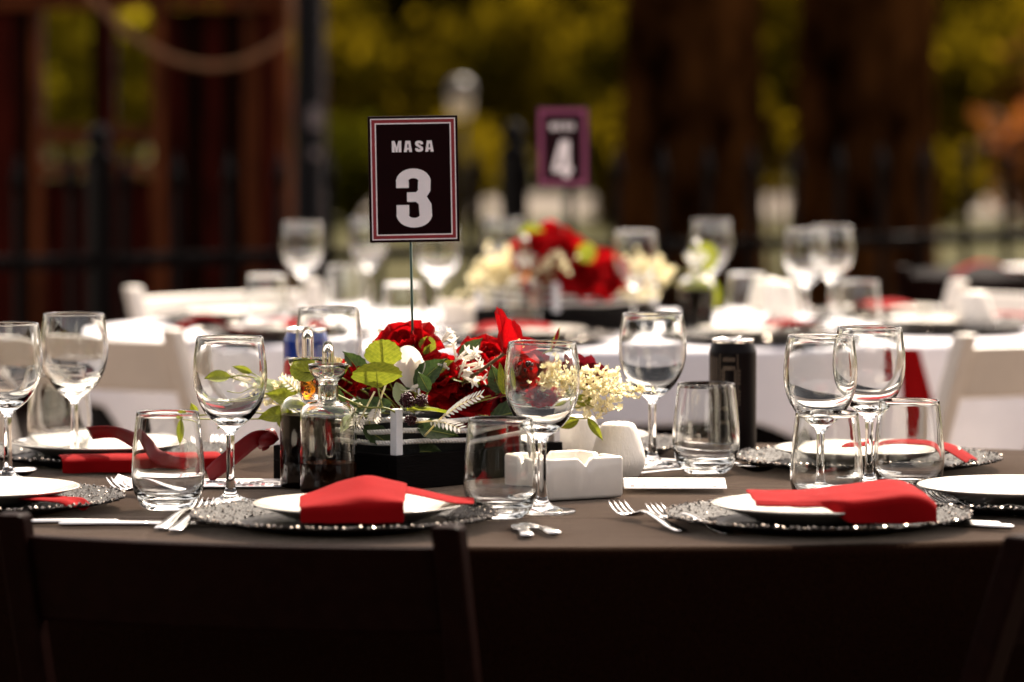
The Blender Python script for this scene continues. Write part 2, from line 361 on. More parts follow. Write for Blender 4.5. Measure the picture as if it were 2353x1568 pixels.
# ------------------------------------------------------------------ tables with cloths
def rag(t): return max(0.0, min(1.0, t))
def oval_table(cx, cy_, a, b, m_top, label, cat_label_cloth, square=None, m_skirt=None, hem=0.02):
    t = empty("banquet_table", (cx, cy_, 0), 0, label, "table")
    bb = MB(); n = 64
    top = [(0.97 * a * math.cos(2 * math.pi * k / n), 0.97 * b * math.sin(2 * math.pi * k / n)) for k in range(n)]
    bb.add([(x, y, 0.745) for x, y in top] + [(x, y, 0.715) for x, y in top],
           [tuple(range(n)), tuple(range(2 * n - 1, n - 1, -1))] + [(k, n + k, n + (k + 1) % n, (k + 1) % n) for k in range(n)], False)
    bb.build("table_top", M['blackwood'], t)
    for sx in (-1, 1):
        for sy in (-1, 1):
            l = MB(); l.tube([(sx * a * 0.6, sy * b * 0.6, 0.715), (sx * a * 0.6, sy * b * 0.6, 0.0)], 0.02, 10)
            l.build("leg", M['iron'], t)
    def cloth(name, m, grow, z0, drop, folds, seed, lab, thick=0.0012):
        n = 240; rd = 0.012
        vs_, fs = [(0, 0, z0)], []
        rings = []
        rr = [0.25, 0.5, 0.7, 0.82, 0.9, 0.95, 0.985]
        for f in rr: rings.append([(a * f * math.cos(2 * math.pi * k / n), b * f * math.sin(2 * math.pi * k / n), z0 + 0.0012 * noise.noise(Vector((6 * a * f * math.cos(2 * math.pi * k / n), 6 * b * f * math.sin(2 * math.pi * k / n), seed)))) for k in range(n)])
        nd = 16
        for i in range(nd + 1):
            ring = []
            for k in range(n):
                th = 2 * math.pi * k / n
                dr = drop(th)
                ux, uy = math.cos(th), math.sin(th)
                nx, ny = ux / a, uy / b; L = math.hypot(nx, ny); nx /= L; ny /= L
                if i <= 4:
                    q = i / 4 * math.pi / 2
                    off = rd * math.sin(q) - rd * 0.9; z = z0 - rd * (1 - math.cos(q))
                else:
                    s_ = (i - 4) / (nd - 4)
                    z = z0 - rd - s_ * max(dr - rd, 0.001)
                    amp = folds * s_ ** 0.8 * max(0.15, dr)
                    w = noise.noise(Vector((3.2 * ux * a, 3.2 * uy * b, seed))) + 0.6 * noise.noise(Vector((8 * ux * a, 8 * uy * b, seed + 3))) + 0.25 * noise.noise(Vector((2 * ux, 2 * uy, z * 9 + seed)))
                    off = rd * 0.1 + 0.03 * s_ * dr + amp * w * 0.5 + amp * 0.35
                ring.append(((a + grow) * ux + nx * off, (b + grow) * uy + ny * off, z))
            rings.append(ring)
        for rg in rings: vs_ += rg
        fs += [(0, 1 + k, 1 + (k + 1) % n) for k in range(n)]
        for i in range(len(rings) - 1):
            for k in range(n):
                k2 = (k + 1) % n; p = 1 + i * n; q = p + n
                fs.append((p + k, q + k, q + k2, p + k2))
        mb = MB(); mb.add(vs_, fs)
        o = mb.build(name, m, None, (cx, cy_, 0), solid=thick, off=-1)
        return tag(o, lab, "tablecloth")
    if square:
        cloth("underskirt_cloth", m_skirt, 0.0, 0.7484, lambda th: 0.735, 0.05, 5.0, "long black under-cloth reaching the floor below the white topper")
        def dr(th):
            rad = math.hypot(a * math.cos(th), b * math.sin(th))
            ph = th + math.pi / 2
            ph = (ph + math.pi / 4) % (math.pi / 2) - math.pi / 4
            return max(0.13, square / max(math.cos(ph), 0.72) - (a + b) / 2)
        cloth("tablecloth", m_top, 0.006, 0.75, dr, 0.10, 2.0, cat_label_cloth)
    else:
        cloth("tablecloth", m_top, 0.004, 0.75, lambda th: 0.735, 0.055, 1.0, cat_label_cloth)
    return t
oval_table(0.06, 5.03, 1.04, 0.62, M['cloth'], "table under the dark taupe cloth carrying the number 3 sign", "dark taupe cloth over the sharp foreground table")
oval_table(0.12, 8.10, 0.90, 0.62, M['wcloth'], "table under the white topper carrying the number 4 sign", "white topper cloth over the blurred table behind", square=0.838, m_skirt=M['skirt'])
TZ = 0.7512            # top of the cloth

# ------------------------------------------------------------------ folding chairs
def make_chair(m):
    t = empty("folding_chair")
    wd = 0.222
    top, foot = Vector((0, -0.03, 0.80)), Vector((0, 0.27, 0.0))
    dirv = (foot - top)
    def onm(z): return top + dirv * ((0.80 - z) / 0.80)
    for s in (-1, 1):
        b = MB()
        pts = [onm(z) + Vector((s * wd, 0, 0)) for z in (0.8, 0.6, 0.4, 0.2, 0.0)]
        vs_ = []
        for p in pts:
            for dx, dy in ((-0.0145, -0.016), (0.0145, -0.016), (0.0145, 0.016), (-0.0145, 0.016)):
                vs_.append((p.x + dx, p.y + dy, p.z))
        fs = [(3, 2, 1, 0), (16, 17, 18, 19)]
        for i in range(4):
            for k in range(4):
                k2 = (k + 1) % 4; fs.append((i * 4 + k, i * 4 + k2, i * 4 + 4 + k2, i * 4 + 4 + k))
        b.add(vs_, fs, False)
        b.build("back_post", m, t, bevel=0.004)
        b = MB()
        p0, p1 = Vector((s * (wd - 0.033), 0.16, 0.43)), Vector((s * (wd - 0.033), -0.10, 0.0))
        vs_ = [(p.x + dx, p.y + dy, p.z) for p in (p0, p1) for dx, dy in ((-0.011, -0.014), (0.011, -0.014), (0.011, 0.014), (-0.011, 0.014))]
        b.add(vs_, [(3, 2, 1, 0), (4, 5, 6, 7)] + [(k, (k + 1) % 4, 4 + (k + 1) % 4, 4 + k) for k in range(4)], False)
        b.build("rear_leg", m, t, bevel=0.003)
    b = MB()   # curved back rail
    n = 16; zt, zb = 0.778, 0.690
    vs_ = []
    for i in range(n + 1):
        u = -1 + 2 * i / n
        bow = -0.028 * (1 - u * u)
        for z, dy in ((zt, -0.009), (zt, 0.009), (zb, 0.009), (zb, -0.009)):
            p = onm(z)
            vs_.append((u * (wd - 0.012), p.y + bow + dy + 0.004, z))
    fs = [(0, 1, 2, 3), tuple(n * 4 + k for k in (3, 2, 1, 0))]
    for i in range(n):
        for k in range(4):
            k2 = (k + 1) % 4; fs.append((i * 4 + k, i * 4 + 4 + k, i * 4 + 4 + k2, i * 4 + k2))
    b.add(vs_, fs, False)
    b.build("back_rail", m, t, bevel=0.005)
    b = MB()
    b.box((0, 0.33, 0.44), (0.40, 0.40, 0.03)); b.build("seat", m, t, bevel=0.01)
    b = MB(); b.tube([(-wd, onm(0.2).y, 0.2), (wd, onm(0.2).y, 0.2)], 0.009, 8); b.build("stretcher", m, t)
    b = MB(); b.tube([(-wd + .03, -0.0, 0.16), (wd - .03, -0.0, 0.16)], 0.009, 8); b.build("stretcher", m, t)
    return t
def chair_at(proto, pl, pr, label, group):
    """pl, pr: where the tops of the left and right posts stand (seen from behind)"""
    pl, pr = Vector(pl), Vector(pr)
    rz = math.atan2(pr.y - pl.y, pr.x - pl.x)
    mid = (pl + pr) / 2
    loc = Vector((mid.x, mid.y, 0)) - Matrix.Rotation(rz, 3, 'Z') @ Vector((0, -0.03, 0))
    return proto.at(loc, rz, label, group, "chair")
BC = Proto(make_chair(M['blackchair'])); WC = Proto(make_chair(M['whitechair']))
chair_at(BC, (-0.492, 4.262), (-0.060, 4.150), "black folding chair in the left foreground with its curved back rail", "black folding chairs")
chair_at(BC, (0.482, 4.06), (0.80, 4.37), "black folding chair cut off by the lower right corner", "black folding chairs")
chair_at(WC, (-0.93, 7.52), (-0.568, 7.26), "white folding chair behind the leftmost wine glasses, back towards us", "white folding chairs")
chair_at(WC, (0.745, 7.12), (1.10, 7.38), "white folding chair at the right edge, back towards us", "white folding chairs")
chair_at(WC, (-0.37, 8.98), (-0.80, 8.62), "white folding chair at the far left end of the white table", "white folding chairs")
chair_at(WC, (1.22, 8.55), (0.90, 8.92), "white folding chair at the far right end of the white table", "white folding chairs")

# ------------------------------------------------------------------ glassware
def make_wine(n=56):
    t = empty("wine_glass")
    foot = [(0.0001, 0.0006), (0.030, 0.0), (0.0362, 0.0004), (0.0372, 0.0016), (0.0365, 0.0027), (0.030, 0.0036), (0.020, 0.0052), (0.012, 0.0080), (0.0078, 0.0120), (0.0058, 0.0170)]
    stem = [(0.0058, 0.0170), (0.0050, 0.023), (0.0047, 0.032), (0.0046, 0.045), (0.0045, 0.060), (0.0046, 0.070), (0.0050, 0.077)]
    bowl_o = [(0.0050, 0.077), (0.0066, 0.0815), (0.0108, 0.0855), (0.0165, 0.0897), (0.0228, 0.0950), (0.0284, 0.1015), (0.0340, 0.1108), (0.0380, 0.1205), (0.0405, 0.131), (0.0415, 0.142), (0.0412, 0.153), (0.0402, 0.165), (0.0386, 0.177), (0.0373, 0.1852), (0.0370, 0.1868)]
    bowl_i = [(0.0362, 0.1872), (0.0357, 0.1862), (0.0360, 0.185), (0.0373, 0.177), (0.0389, 0.165), (0.0399, 0.153), (0.0401, 0.142), (0.0390, 0.131), (0.0363, 0.1208), (0.0320, 0.1118), (0.0260, 0.1035), (0.0195, 0.0978), (0.0125, 0.0944), (0.0060, 0.0928), (0.0001, 0.0924)]
    for nm, pr in (("foot", foot), ("stem", stem), ("bowl", bowl_o + bowl_i)):
        b = MB(); b.lathe(pr, n); b.build(nm, M['glass'], t)
    return t
def make_tumbler(n=56):
    t = empty("tumbler")
    base = [(0.0001, 0.0012), (0.015, 0.0010), (0.0220, 0.0), (0.0260, 0.0010), (0.0305, 0.0048), (0.0345, 0.0110)]
    wall = [(0.0345, 0.0110), (0.0378, 0.0190), (0.0398, 0.0290), (0.0405, 0.039), (0.0401, 0.052), (0.0388, 0.068), (0.0369, 0.086), (0.0350, 0.102), (0.0345, 0.1070), (0.0342, 0.1078),
            (0.0333, 0.1080), (0.0331, 0.1068), (0.0336, 0.102), (0.0355, 0.086), (0.0374, 0.068), (0.0387, 0.052), (0.0390, 0.039), (0.0382, 0.030), (0.0352, 0.0215), (0.0305, 0.0152), (0.0240, 0.0117), (0.0150, 0.0098), (0.0001, 0.0092)]
    for nm, pr in (("base", base), ("wall", wall)):
        b = MB(); b.lathe(pr, n); b.build(nm, M['glass'], t)
    return t
WG = Proto(make_wine()); TG = Proto(make_tumbler())
def wine(px, d, label): 
    x = (px - 1176.5) * d / FPX
    return WG.at((x, d, TZ), random.random() * 6, label, "stemmed wine glasses", "wine glass")
def tumb(px, d, label):
    x = (px - 1176.5) * d / FPX
    return TG.at((x, d, TZ), random.random() * 6, label, "stemless tumblers", "tumbler")
wine(14, 5.09, "wine glass cut by the left edge of the picture")
wine(168, 5.29, "sharp wine glass second from the left, standing before a tumbler")
wine(527, 4.84, "wine glass left of the sauce bottles with yellow-green leaves showing through")
wine(1246, 4.745, "foremost wine glass standing before the white rope posts and flowers")
wine(1500, 5.29, "wine glass between the cream blossoms and the black can")
wine(1887, 4.86, "wine glass on the right whose stem rises behind a tumbler")
wine(2000, 5.02, "rearmost of the pair of wine glasses at right")
wine(755, 5.42, "wine glass behind the oil bottle stoppers, beside the blue can")
tumb(134, 5.42, "tumbler behind the second wine glass from the left")
tumb(383, 4.78, "tumbler on the left in front of the red ribbon")
tumb(1150, 4.69, "tumbler right of the red napkin, in front of the white ashtray")
tumb(1624, 5.21, "tumbler standing in front of the black can")
tumb(1902, 4.78, "tumbler behind the right hand plate with a stem seen through it")
tumb(2092, 4.95, "rightmost tumbler, behind the rolled red napkin")
for px, d, lab in ((695, 8.37, "blurred wine glass farthest left on the white table"), (848, 8.66, "blurred wine glass left of the number 3 sign"),
                   (1006, 8.12, "blurred wine glass just right of the thin sign wire"), (1460, 7.93, "blurred wine glass overlapping the red roses behind"),
                   (1635, 8.51, "blurred wine glass standing alone before the dark tree trunks"), (1852, 8.02, "nearer of two overlapping blurred wine glasses on the right"),
                   (1912, 8.20, "farther of two overlapping blurred wine glasses on the right"), (1155, 8.62, "faint blurred wine glass just left of the far roses")):
    wine(px, d, lab)
for px, d, lab in ((612, 7.92, "blurred tumbler at the left end of the white table"), (925, 7.62, "blurred tumbler low behind the sign wire"),
                   (1717, 7.98, "blurred tumbler right of the lone far wine glass"), (1975, 7.70, "blurred tumbler at the right end of the white table"),
                   (795, 8.30, "blurred tumbler between the two far left wine glasses")):
    tumb(px, d, lab)

# ------------------------------------------------------------------ chargers, plates
def make_charger():
    t = empty("charger_plate")
    b = MB(); b.lathe([(0.0001, 0.0045), (0.095, 0.0045), (0.112, 0.006), (0.112, 0.0035), (0.10, 0.001), (0.0001, 0.001)], 64)
    b.build("well", M['charger'], t)
    b = MB(); n, mr = 168, 9
    rnd = random.Random(3)
    def fn(i, j, under):
        a = 2 * math.pi * i / n
        f = j / mr
        r = 0.110 + 0.052 * f + (0.0022 * math.sin(a * 42) if j == mr else 0)
        z = 0.0062 + 0.009 * f ** 1.4
        return r, a, z
    zz = [[rnd.uniform(-0.0013, 0.0013) for j in range(mr + 1)] for i in range(n)]
    vs_ = []
    for i in range(n):
        for j in range(mr + 1):
            r, a, z = fn(i, j, 0)
            r += rnd.uniform(-0.001, 0.001)
            vs_.append((r * math.cos(a), r * math.sin(a), z + zz[i][j]))
    for i in range(n):
        for j in range(mr + 1):
            r, a, z = fn(i, j, 1)
            vs_.append((r * math.cos(a), r * math.sin(a), z - 0.0025))
    fs = []; o = n * (mr + 1)
    for i in range(n):
        i2 = (i + 1) % n
        for j in range(mr):
            p = [i * (mr + 1) + j, i * (mr + 1) + j + 1, i2 * (mr + 1) + j + 1, i2 * (mr + 1) + j]
            fs.append(tuple(p)); fs.append(tuple(q + o for q in reversed(p)))
        e = [i * (mr + 1) + mr, i2 * (mr + 1) + mr]
        fs.append((e[0], e[0] + o, e[1] + o, e[1]))
    b.add(vs_, fs, True)
    rim = b.build("lace_rim", M['lace'], t)
    b = MB()
    oct_ = [Vector(p) for p in ((1, 0, 0), (-1, 0, 0), (0, 1, 0), (0, -1, 0), (0, 0, 1), (0, 0, -1))]
    def bead(r, a, z, s):
        c = Vector((r * math.cos(a), r * math.sin(a), z))
        q = Quaternion((rnd.gauss(0, 1), rnd.gauss(0, 1), rnd.gauss(0, 1), rnd.gauss(0, 1))).normalized()
        b.add([c + q @ (p * s) for p in oct_], [(0, 2, 4), (2, 1, 4), (1, 3, 4), (3, 0, 4), (2, 0, 5), (1, 2, 5), (3, 1, 5), (0, 3, 5)], False)
    for k in range(126):
        bead(0.1615 + rnd.uniform(-0.0012, 0.0016), 2 * math.pi * (k + rnd.uniform(-.2, .2)) / 126, 0.0152 + rnd.uniform(-.0007, .0009), rnd.uniform(0.0016, 0.0030))
    for k in range(460):
        f = rnd.random() ** 0.8
        bead(0.110 + 0.051 * f, rnd.uniform(0, 6.2832), 0.0074 + 0.009 * f ** 1.4, rnd.uniform(0.0006, 0.0017))
    o = b.build("bead_edge", M['bead'], rim); o["kind"] = "stuff"
    return t
def make_plate():
    b = MB()
    b.lathe([(0.0001, 0.0110), (0.055, 0.0110), (0.072, 0.0122), (0.084, 0.0168), (0.098, 0.0215), (0.110, 0.0246), (0.1128, 0.0252), (0.1135, 0.0246), (0.1128, 0.0236),
             (0.098, 0.0190), (0.085, 0.0138), (0.070, 0.0080), (0.062, 0.0068), (0.060, 0.0055), (0.056, 0.0055), (0.054, 0.0078), (0.0001, 0.0080)], 72)
    return b.build("dinner_plate", M['plate'])
CH = Proto(make_charger()); PL = Proto(make_plate())
def setting(x, d, where, px=0.0, pd=0.0, plate=True):
    CH.at((x, d, TZ), random.random() * 6, "dark lace-rimmed charger plate " + where, "lace-rimmed charger plates", "charger plate")
    if plate:
        PL.at((x + px, d + pd, TZ + 0.0005), 0, "white dinner plate " + where, "white dinner plates", "plate")
setting(-0.178, 4.60, "in front of the sauce bottles", 0.016, 0.002)
setting(0.325, 4.60, "under the rolled napkin at front right", 0.0, 0.0)
setting(-0.590, 4.78, "cut by the left edge, beside the spoon")
setting(0.562, 4.80, "cut by the right edge near the rightmost tumbler")
setting(-0.505, 5.36, "crossed by the red ribbon at far left")
setting(0.432, 5.27, "behind the two right hand tumblers")
setting(0.06, 5.47, "at the far side behind the flower box")
# white table settings
BS = [(-0.40, 7.78, "on the white table nearest the left white chair"), (0.02, 7.66, "on the white table behind the foreground roses"), (0.44, 7.70, "on the white table right of the black can"),
      (0.80, 7.98, "on the white table by the right edge"), (-0.52, 8.25, "at the left end of the white table"), (0.72, 8.36, "at the far right of the white table")]
for x, d, w_ in BS: setting(x, d, w_)

# ------------------------------------------------------------------ napkins
def fold_cloth(name, fn, nu, nv, loc, rz, label, m=None, thick=0.0022):
    sd = random.random() * 40
    def fn2(u, v):
        q = Vector(fn(u, v)); w = noise.noise(Vector((q.x * 34, q.y * 34, sd))) * 0.0016 + noise.noise(Vector((q.x * 90, q.y * 90, sd + 9))) * 0.0006
        return (q.x + w * .6, q.y + w * .5, q.z + max(w, -0.0012))
    b = MB(); b.grid(fn2, nu, nv)
    o = b.build(name, m or M['napkin'], None, loc, (0, 0, rz), solid=thick, off=0)
    sub = o.modifiers.new("sub", 'SUBSURF'); sub.levels = 1; sub.render_levels = 2
    return tag(o, label, "napkin", "red cloth napkins")
def lerp(a, b, t): return a + (b - a) * t
def interp(tab, t):
    for (t0, v0), (t1, v1) in zip(tab, tab[1:]):
        if t <= t1:
            k = rag((t - t0) / (t1 - t0)); return tuple(lerp(p, q, k) for p, q in zip(v0, v1))
    return tab[-1][1]
# front-left napkin: draped over the plate's front, peak in the middle
def napA(u, v):
    # u: back -> front and down; v: left -> right
    prof = [(0.0, (0.050, 0.0285)), (0.25, (0.0, 0.044)), (0.42, (-0.030, 0.0560)), (0.58, (-0.075, 0.0465)), (0.69, (-0.107, 0.0400)), (0.74, (-0.1130, 0.0365)), (0.79, (-0.1150, 0.031)), (1.0, (-0.1175, 0.0150))]
    y, z = interp(prof, u)
    x = -0.060 + 0.108 * v + 0.010 * (0.5 - u) * 0
    if u < 0.72:
        edge = 1.0 - 0.55 * rag((0.35 - v) / 0.35) * (1 - u)        # left side falls off
        z = 0.027 + (z - 0.027) * edge
        z = 0.027 + (z - 0.027) * (lerp(0.42, 1.08, rag(v / 0.62)) if v < 0.62 else lerp(1.08, 0.72, (v - 0.62) / 0.38))
        x += 0.012 * (0.46 - abs(u - 0.46)) * (v - 0.5)
    else:
        y -= 0.002 * math.sin(v * 7)
        z = 0.015 + (z - 0.015) * lerp(0.72, 1.0, v ** 0.7)
    return (x, y, z)
nL = Vector((-0.162, 4.602, TZ))
fold_cloth("napkin", napA, 22, 12, nL, 0.02, "folded red napkin draped over the front of the plate before the bottles")
o = bpy.data.objects["napkin"]
def napAw(u, v):   # right wing tucked behind
    x = 0.044 + 0.078 * u; y = -0.052 + 0.062 * v + 0.02 * u
    z = lerp(0.040, 0.029, rag(u * 1.4)) + 0.004 * math.sin(math.pi * v) * (1 - u) - 0.008 * rag(-0.2 + u) * abs(v - 0.5)
    return (x, y, z + 0.0006)
b = MB(); b.grid(napAw, 8, 6)
w_ = b.build("folded_corner", M['napkin'], o, solid=0.002)
w_.modifiers.new("sub", 'SUBSURF').render_levels = 2
# front-right napkin: long fold rising to a thick rounded end on the right
def napB(u, v):
    x = lerp(-0.074, 0.112, u)
    h = 0.0330 + 0.0125 * rag((u - 0.30) / 0.55) ** 1.2
    if u > 0.80: h = 0.020 + (h - 0.020) * math.sqrt(max(0.0, 1 - 0.80 * ((u - 0.80) / 0.20) ** 2))
    kk = rag((u - 0.36) / 0.16); kk = kk * kk * (3 - 2 * kk)
    yf = lerp(-0.070, -0.108, kk)                       # where the cloth turns over the edge
    if v < 0.55:
        y = lerp(0.050, yf, v / 0.55); z = h + 0.0025 * math.sin(v * 5.5)
    else:
        k = (v - 0.55) / 0.45; rr5 = 0.010
        if k < 0.4:
            q = k / 0.4 * math.pi / 2; y2 = yf - rr5 * math.sin(q); z2 = h - rr5 * (1 - math.cos(q))
        else:
            f = (k - 0.4) / 0.6; y2 = yf - rr5 - 0.002 * f; z2 = lerp(h - rr5, 0.0150, f)
        z1 = h - 0.004 * k; y1 = yf - 0.008 * k
        y = lerp(y1, y2, kk); z = lerp(z1, z2, kk)
    return (x, y + 0.004 * u, z)
fold_cloth("napkin", napB, 30, 26, (0.325, 4.60, TZ), 0.03, "long folded red napkin thickening to the right on the front right plate")
def napC(u, v):   # napkin end sticking out from under a plate
    x = lerp(-0.05, 0.05, v) * (1 - 0.25 * u); y = lerp(0.0, -0.115, u)
    return (x, y, 0.0275 - 0.0125 * rag((u - 0.2) * 2.2) + 0.004 * math.sin(v * 6 + u * 2) * u)
def flat_nap(x, d, rz, label):
    def f(u, v):
        z = 0.0275 + 0.006 * math.sin(u * math.pi) + 0.003 * math.sin(v * 5)
        y = lerp(0.05, -0.10, u); xx = lerp(-0.045, 0.045, v)
        if u > 0.8: z -= 0.016 * (u - 0.8) / 0.2
        return (xx, y, z)
    fold_cloth("napkin", f, 12, 8, (x, d, TZ), rz, label)
def under_nap(x, d, rz, label):
    """tail of a napkin hanging over the edge of a charger"""
    def f(u, v):
        y = lerp(-0.095, -0.160, u); xx = lerp(-0.036, 0.024, v) * (1 - 0.45 * u)
        z = lerp(0.0195, 0.0175, u) + 0.003 * math.sin(v * 7) * u
        if u > .85: z -= .006 * (u - .85) / .15
        return (xx, y, z)
    fold_cloth("napkin", f, 10, 8, (x, d, TZ), rz, label)
under_nap(-0.590, 4.78, R(52), "tip of a red napkin under the plate at the left edge")
flat_nap(0.46, 5.26, R(75), "red napkin hanging past the charger behind the rightmost tumbler")
# shaded red napkin hanging below the far left plate
def napD(u, v):
    x = lerp(-0.07, 0.125, v); prof = [(0, (-0.122, 0.0190)), (0.2, (-0.150, 0.0215)), (0.32, (-0.166, 0.0200)), (0.42, (-0.172, 0.0165)), (1.0, (-0.174, 0.002))]
    y, z = interp(prof, u)
    return (x, y + 0.003 * math.sin(v * 14) * u, z)
fold_cloth("napkin", napD, 18, 14, (-0.505, 5.36, TZ), R(12), "shaded red napkin hanging below the ribbon-crossed plate")
flat_nap(-0.40, 7.78, R(30), "blurred red napkin on the plate by the left white chair")
flat_nap(0.02, 7.66, R(-80), "blurred red napkin on the plate behind the foreground roses")
flat_nap(0.46, 7.72, R(130), "blurred red napkin tip right of the black can on the white table")
flat_nap(0.72, 8.36, R(200), "blurred red napkin on the far right plate of the white table")
flat_nap(0.88, 7.98, R(80), "blurred red napkin at the right edge of the white table")
# red napkin hanging from the white table
def napE(u, v):
    z = lerp(0.0, -0.16, u); x = lerp(-0.020, 0.016, v) * (1 + 0.9 * u) + 0.03 * u
    return (x, -0.012 - 0.012 * math.sin(v * 5 + u) * u, z)
p = W(2085, 790, 7.47)
fold_cloth("napkin", napE, 12, 6, (p.x, 7.44, 0.757), 0, "red napkin hanging down the front of the white tablecloth")
def napF(u, v):
    z = 0.012 + 0.01 * math.sin(u * 3 + v * 4) + 0.03 * math.exp(-((u - .3) / .2) ** 2); return (lerp(-0.09, 0.09, u), lerp(-0.05, 0.05, v), z)
p = T(520, 785)
fold_cloth("napkin", napF, 12, 8, (p.x, p.y, TZ), 0, "crumpled blurred red napkin on the white cloth left of the blue can")

# ------------------------------------------------------------------ cutlery
def make_fork():
    t = empty("fork")
    b = MB()
    b.tube([(0, 0, .0025), (0.004, 0, .0025), (0.03, 0, .0045), (0.065, 0, .0085), (0.095, 0, .0115), (0.115, 0, .0120), (0.130, 0, .0085), (0.142, 0, .0050), (0.150, 0, .0045)],
           [(.004, .0009), (.0078, .0014), (.0082, .0015), (.0055, .0016), (.0036, .0019), (.0034, .0019), (.0070, .0014), (.0112, .0010), (.0118, .0010)], 10)
    b.build("handle", M['steel'], t)
    for k in range(4):
        y = -0.0096 + 0.0064 * k
        b = MB()
        b.tube([(0.149, y, .0045), (0.165, y, .0052), (0.180, y * .98, .0085), (0.190, y * .96, .0125), (0.196, y * .95, .0158)],
               [(.0025, .0010), (.0021, .0010), (.0019, .0009), (.0015, .0008), (.0007, .0005)], 6)
        b.build("tine", M['steel'], t)
    return t
def make_knife(L=0.21, name="knife"):
    t = empty(name); h = L * 0.46
    b = MB(); b.tube([(0, 0, .0035), (0.004, 0, .0035), (h * .5, 0, .0038), (h * .93, 0, .0034), (h, 0, .0034)], [(.004, .0015), (.0075, .0030), (.0070, .0028), (.0055, .0024), (.0045, .0018)], 10)
    b.build("handle", M['steel'], t)
    b = MB(); b.tube([(h * .99, 0, .0034), (h + .012, .001, .0030), (L * .75, .0015, .0026), (L * .93, .001, .0024), (L, -.003, .0022)], [(.0045, .0013), (.0085, .0009), (.0090, .0007), (.0075, .0006), (.0012, .0004)], 8)
    b.build("blade", M['steel'], t)
    return t
def make_spoon():
    t = empty("spoon")
    b = MB(); b.tube([(0, 0, .0025), (0.004, 0, .0025), (0.05, 0, .0060), (0.09, 0, .0110), (0.115, 0, .0125), (0.128, 0, .0105)], [(.004, .0009), (.0072, .0013), (.0065, .0014), (.0038, .0017), (.0030, .0018), (.0042, .0014)], 10)
    b.build("handle", M['steel'], t)
    b = MB(); n = 24; rings = [0.0, .35, .65, .88, 1.0]
    vs_, fs = [], []
    for r in rings:
        for k in range(n):
            a = 2 * math.pi * k / n
            vs_.append((0.150 + 0.0265 * r * math.cos(a), 0.0175 * r * math.sin(a) * (1 - .12 * math.cos(a)), 0.0015 + 0.0085 * r * r))
    for i in range(len(rings) - 1):
        for k in range(n):
            k2 = (k + 1) % n; fs.append((i * n + k, i * n + k2, (i + 1) * n + k2, (i + 1) * n + k))
    b.add(vs_, fs); b.build("bowl", M['steel'], t, solid=0.0012, off=1)
    return t
FK, KN, SP = Proto(make_fork()), Proto(make_knife()), Proto(make_spoon())
BK = Proto(make_knife(0.125, "butter_knife"))
def lay(proto, L, tip, end, cat, label, anchor="tip", dz=0.0, pitch=0.0):
    a, e = T(*tip, TZ + 0.010), T(*end, TZ)
    dv = (a - e); dv.z = 0; dv.normalize()
    loc = e if anchor == "end" else a - dv * L
    if anchor == "mid": loc = (a + e) / 2 - dv * L / 2
    rz = math.atan2(dv.y, dv.x)
    return proto.at((loc.x, loc.y, TZ + dz), 0, label, "steel cutlery", cat, rot=(0, -pitch, rz))
lay(FK, .195, (492, 1148), (345, 1229), "fork", "left fork of the pair left of the front left charger", anchor="mid")
lay(FK, .195, (516, 1153), (378, 1237), "fork", "right fork of the pair left of the front left charger", dz=0.001, anchor="mid")
lay(FK, .195, (1417, 1163), (1620, 1240), "fork", "left fork of the pair with gleaming tines below the ashtray")
lay(FK, .195, (1502, 1169), (1735, 1245), "fork", "right fork of the pair, nearest the front right charger")
lay(FK, .195, (2160, 1140), (2353, 1192), "fork", "fork lying right of the rolled red napkin", anchor="mid")
lay(FK, .195, (2205, 1150), (2420, 1196), "fork", "fork cut by the right edge of the picture")
lay(KN, .21, (470, 1184), (66, 1206), "knife", "rear knife of the pair at the front left of the table", anchor="end")
lay(KN, .21, (520, 1188), (135, 1211), "knife", "front knife of the pair at the front left of the table", anchor="end")
lay(BK, .125, (1196, 1193), (1212, 1239), "butter knife", "short knife handle sticking forward beside the front left charger", anchor="end")
lay(BK, .125, (1232, 1195), (1278, 1234), "butter knife", "short knife handle sticking forward below the foremost wine glass", anchor="end")
lay(KN, .21, (2085, 1180), (2300, 1213), "knife", "rear knife beside the front right charger's right rim", anchor="end")
lay(KN, .21, (2105, 1188), (2330, 1219), "knife", "front knife beside the front right charger's right rim", anchor="end")
lay(SP, .176, (70, 1074), (-60, 1120), "spoon", "spoon with a shining bowl left of the second wine glass foot")
lay(SP, .176, (1790, 1066), (1560, 1090), "spoon", "spoon to the right of the tumbler by the black can")
lay(KN, .21, (1810, 1058), (1640, 1070), "knife", "knife lying behind the spoon near the black can")
lay(FK, .195, (505, 1008), (470, 1062), "fork", "far fork with raised tines above the red ribbon")
lay(SP, .176, (1440, 1034), (1585, 1052), "spoon", "far spoon right of the wine glass foot by the blossoms")
lay(FK, .195, (262, 1108), (450, 1168), "fork", "fork at left between the card and the tumbler")

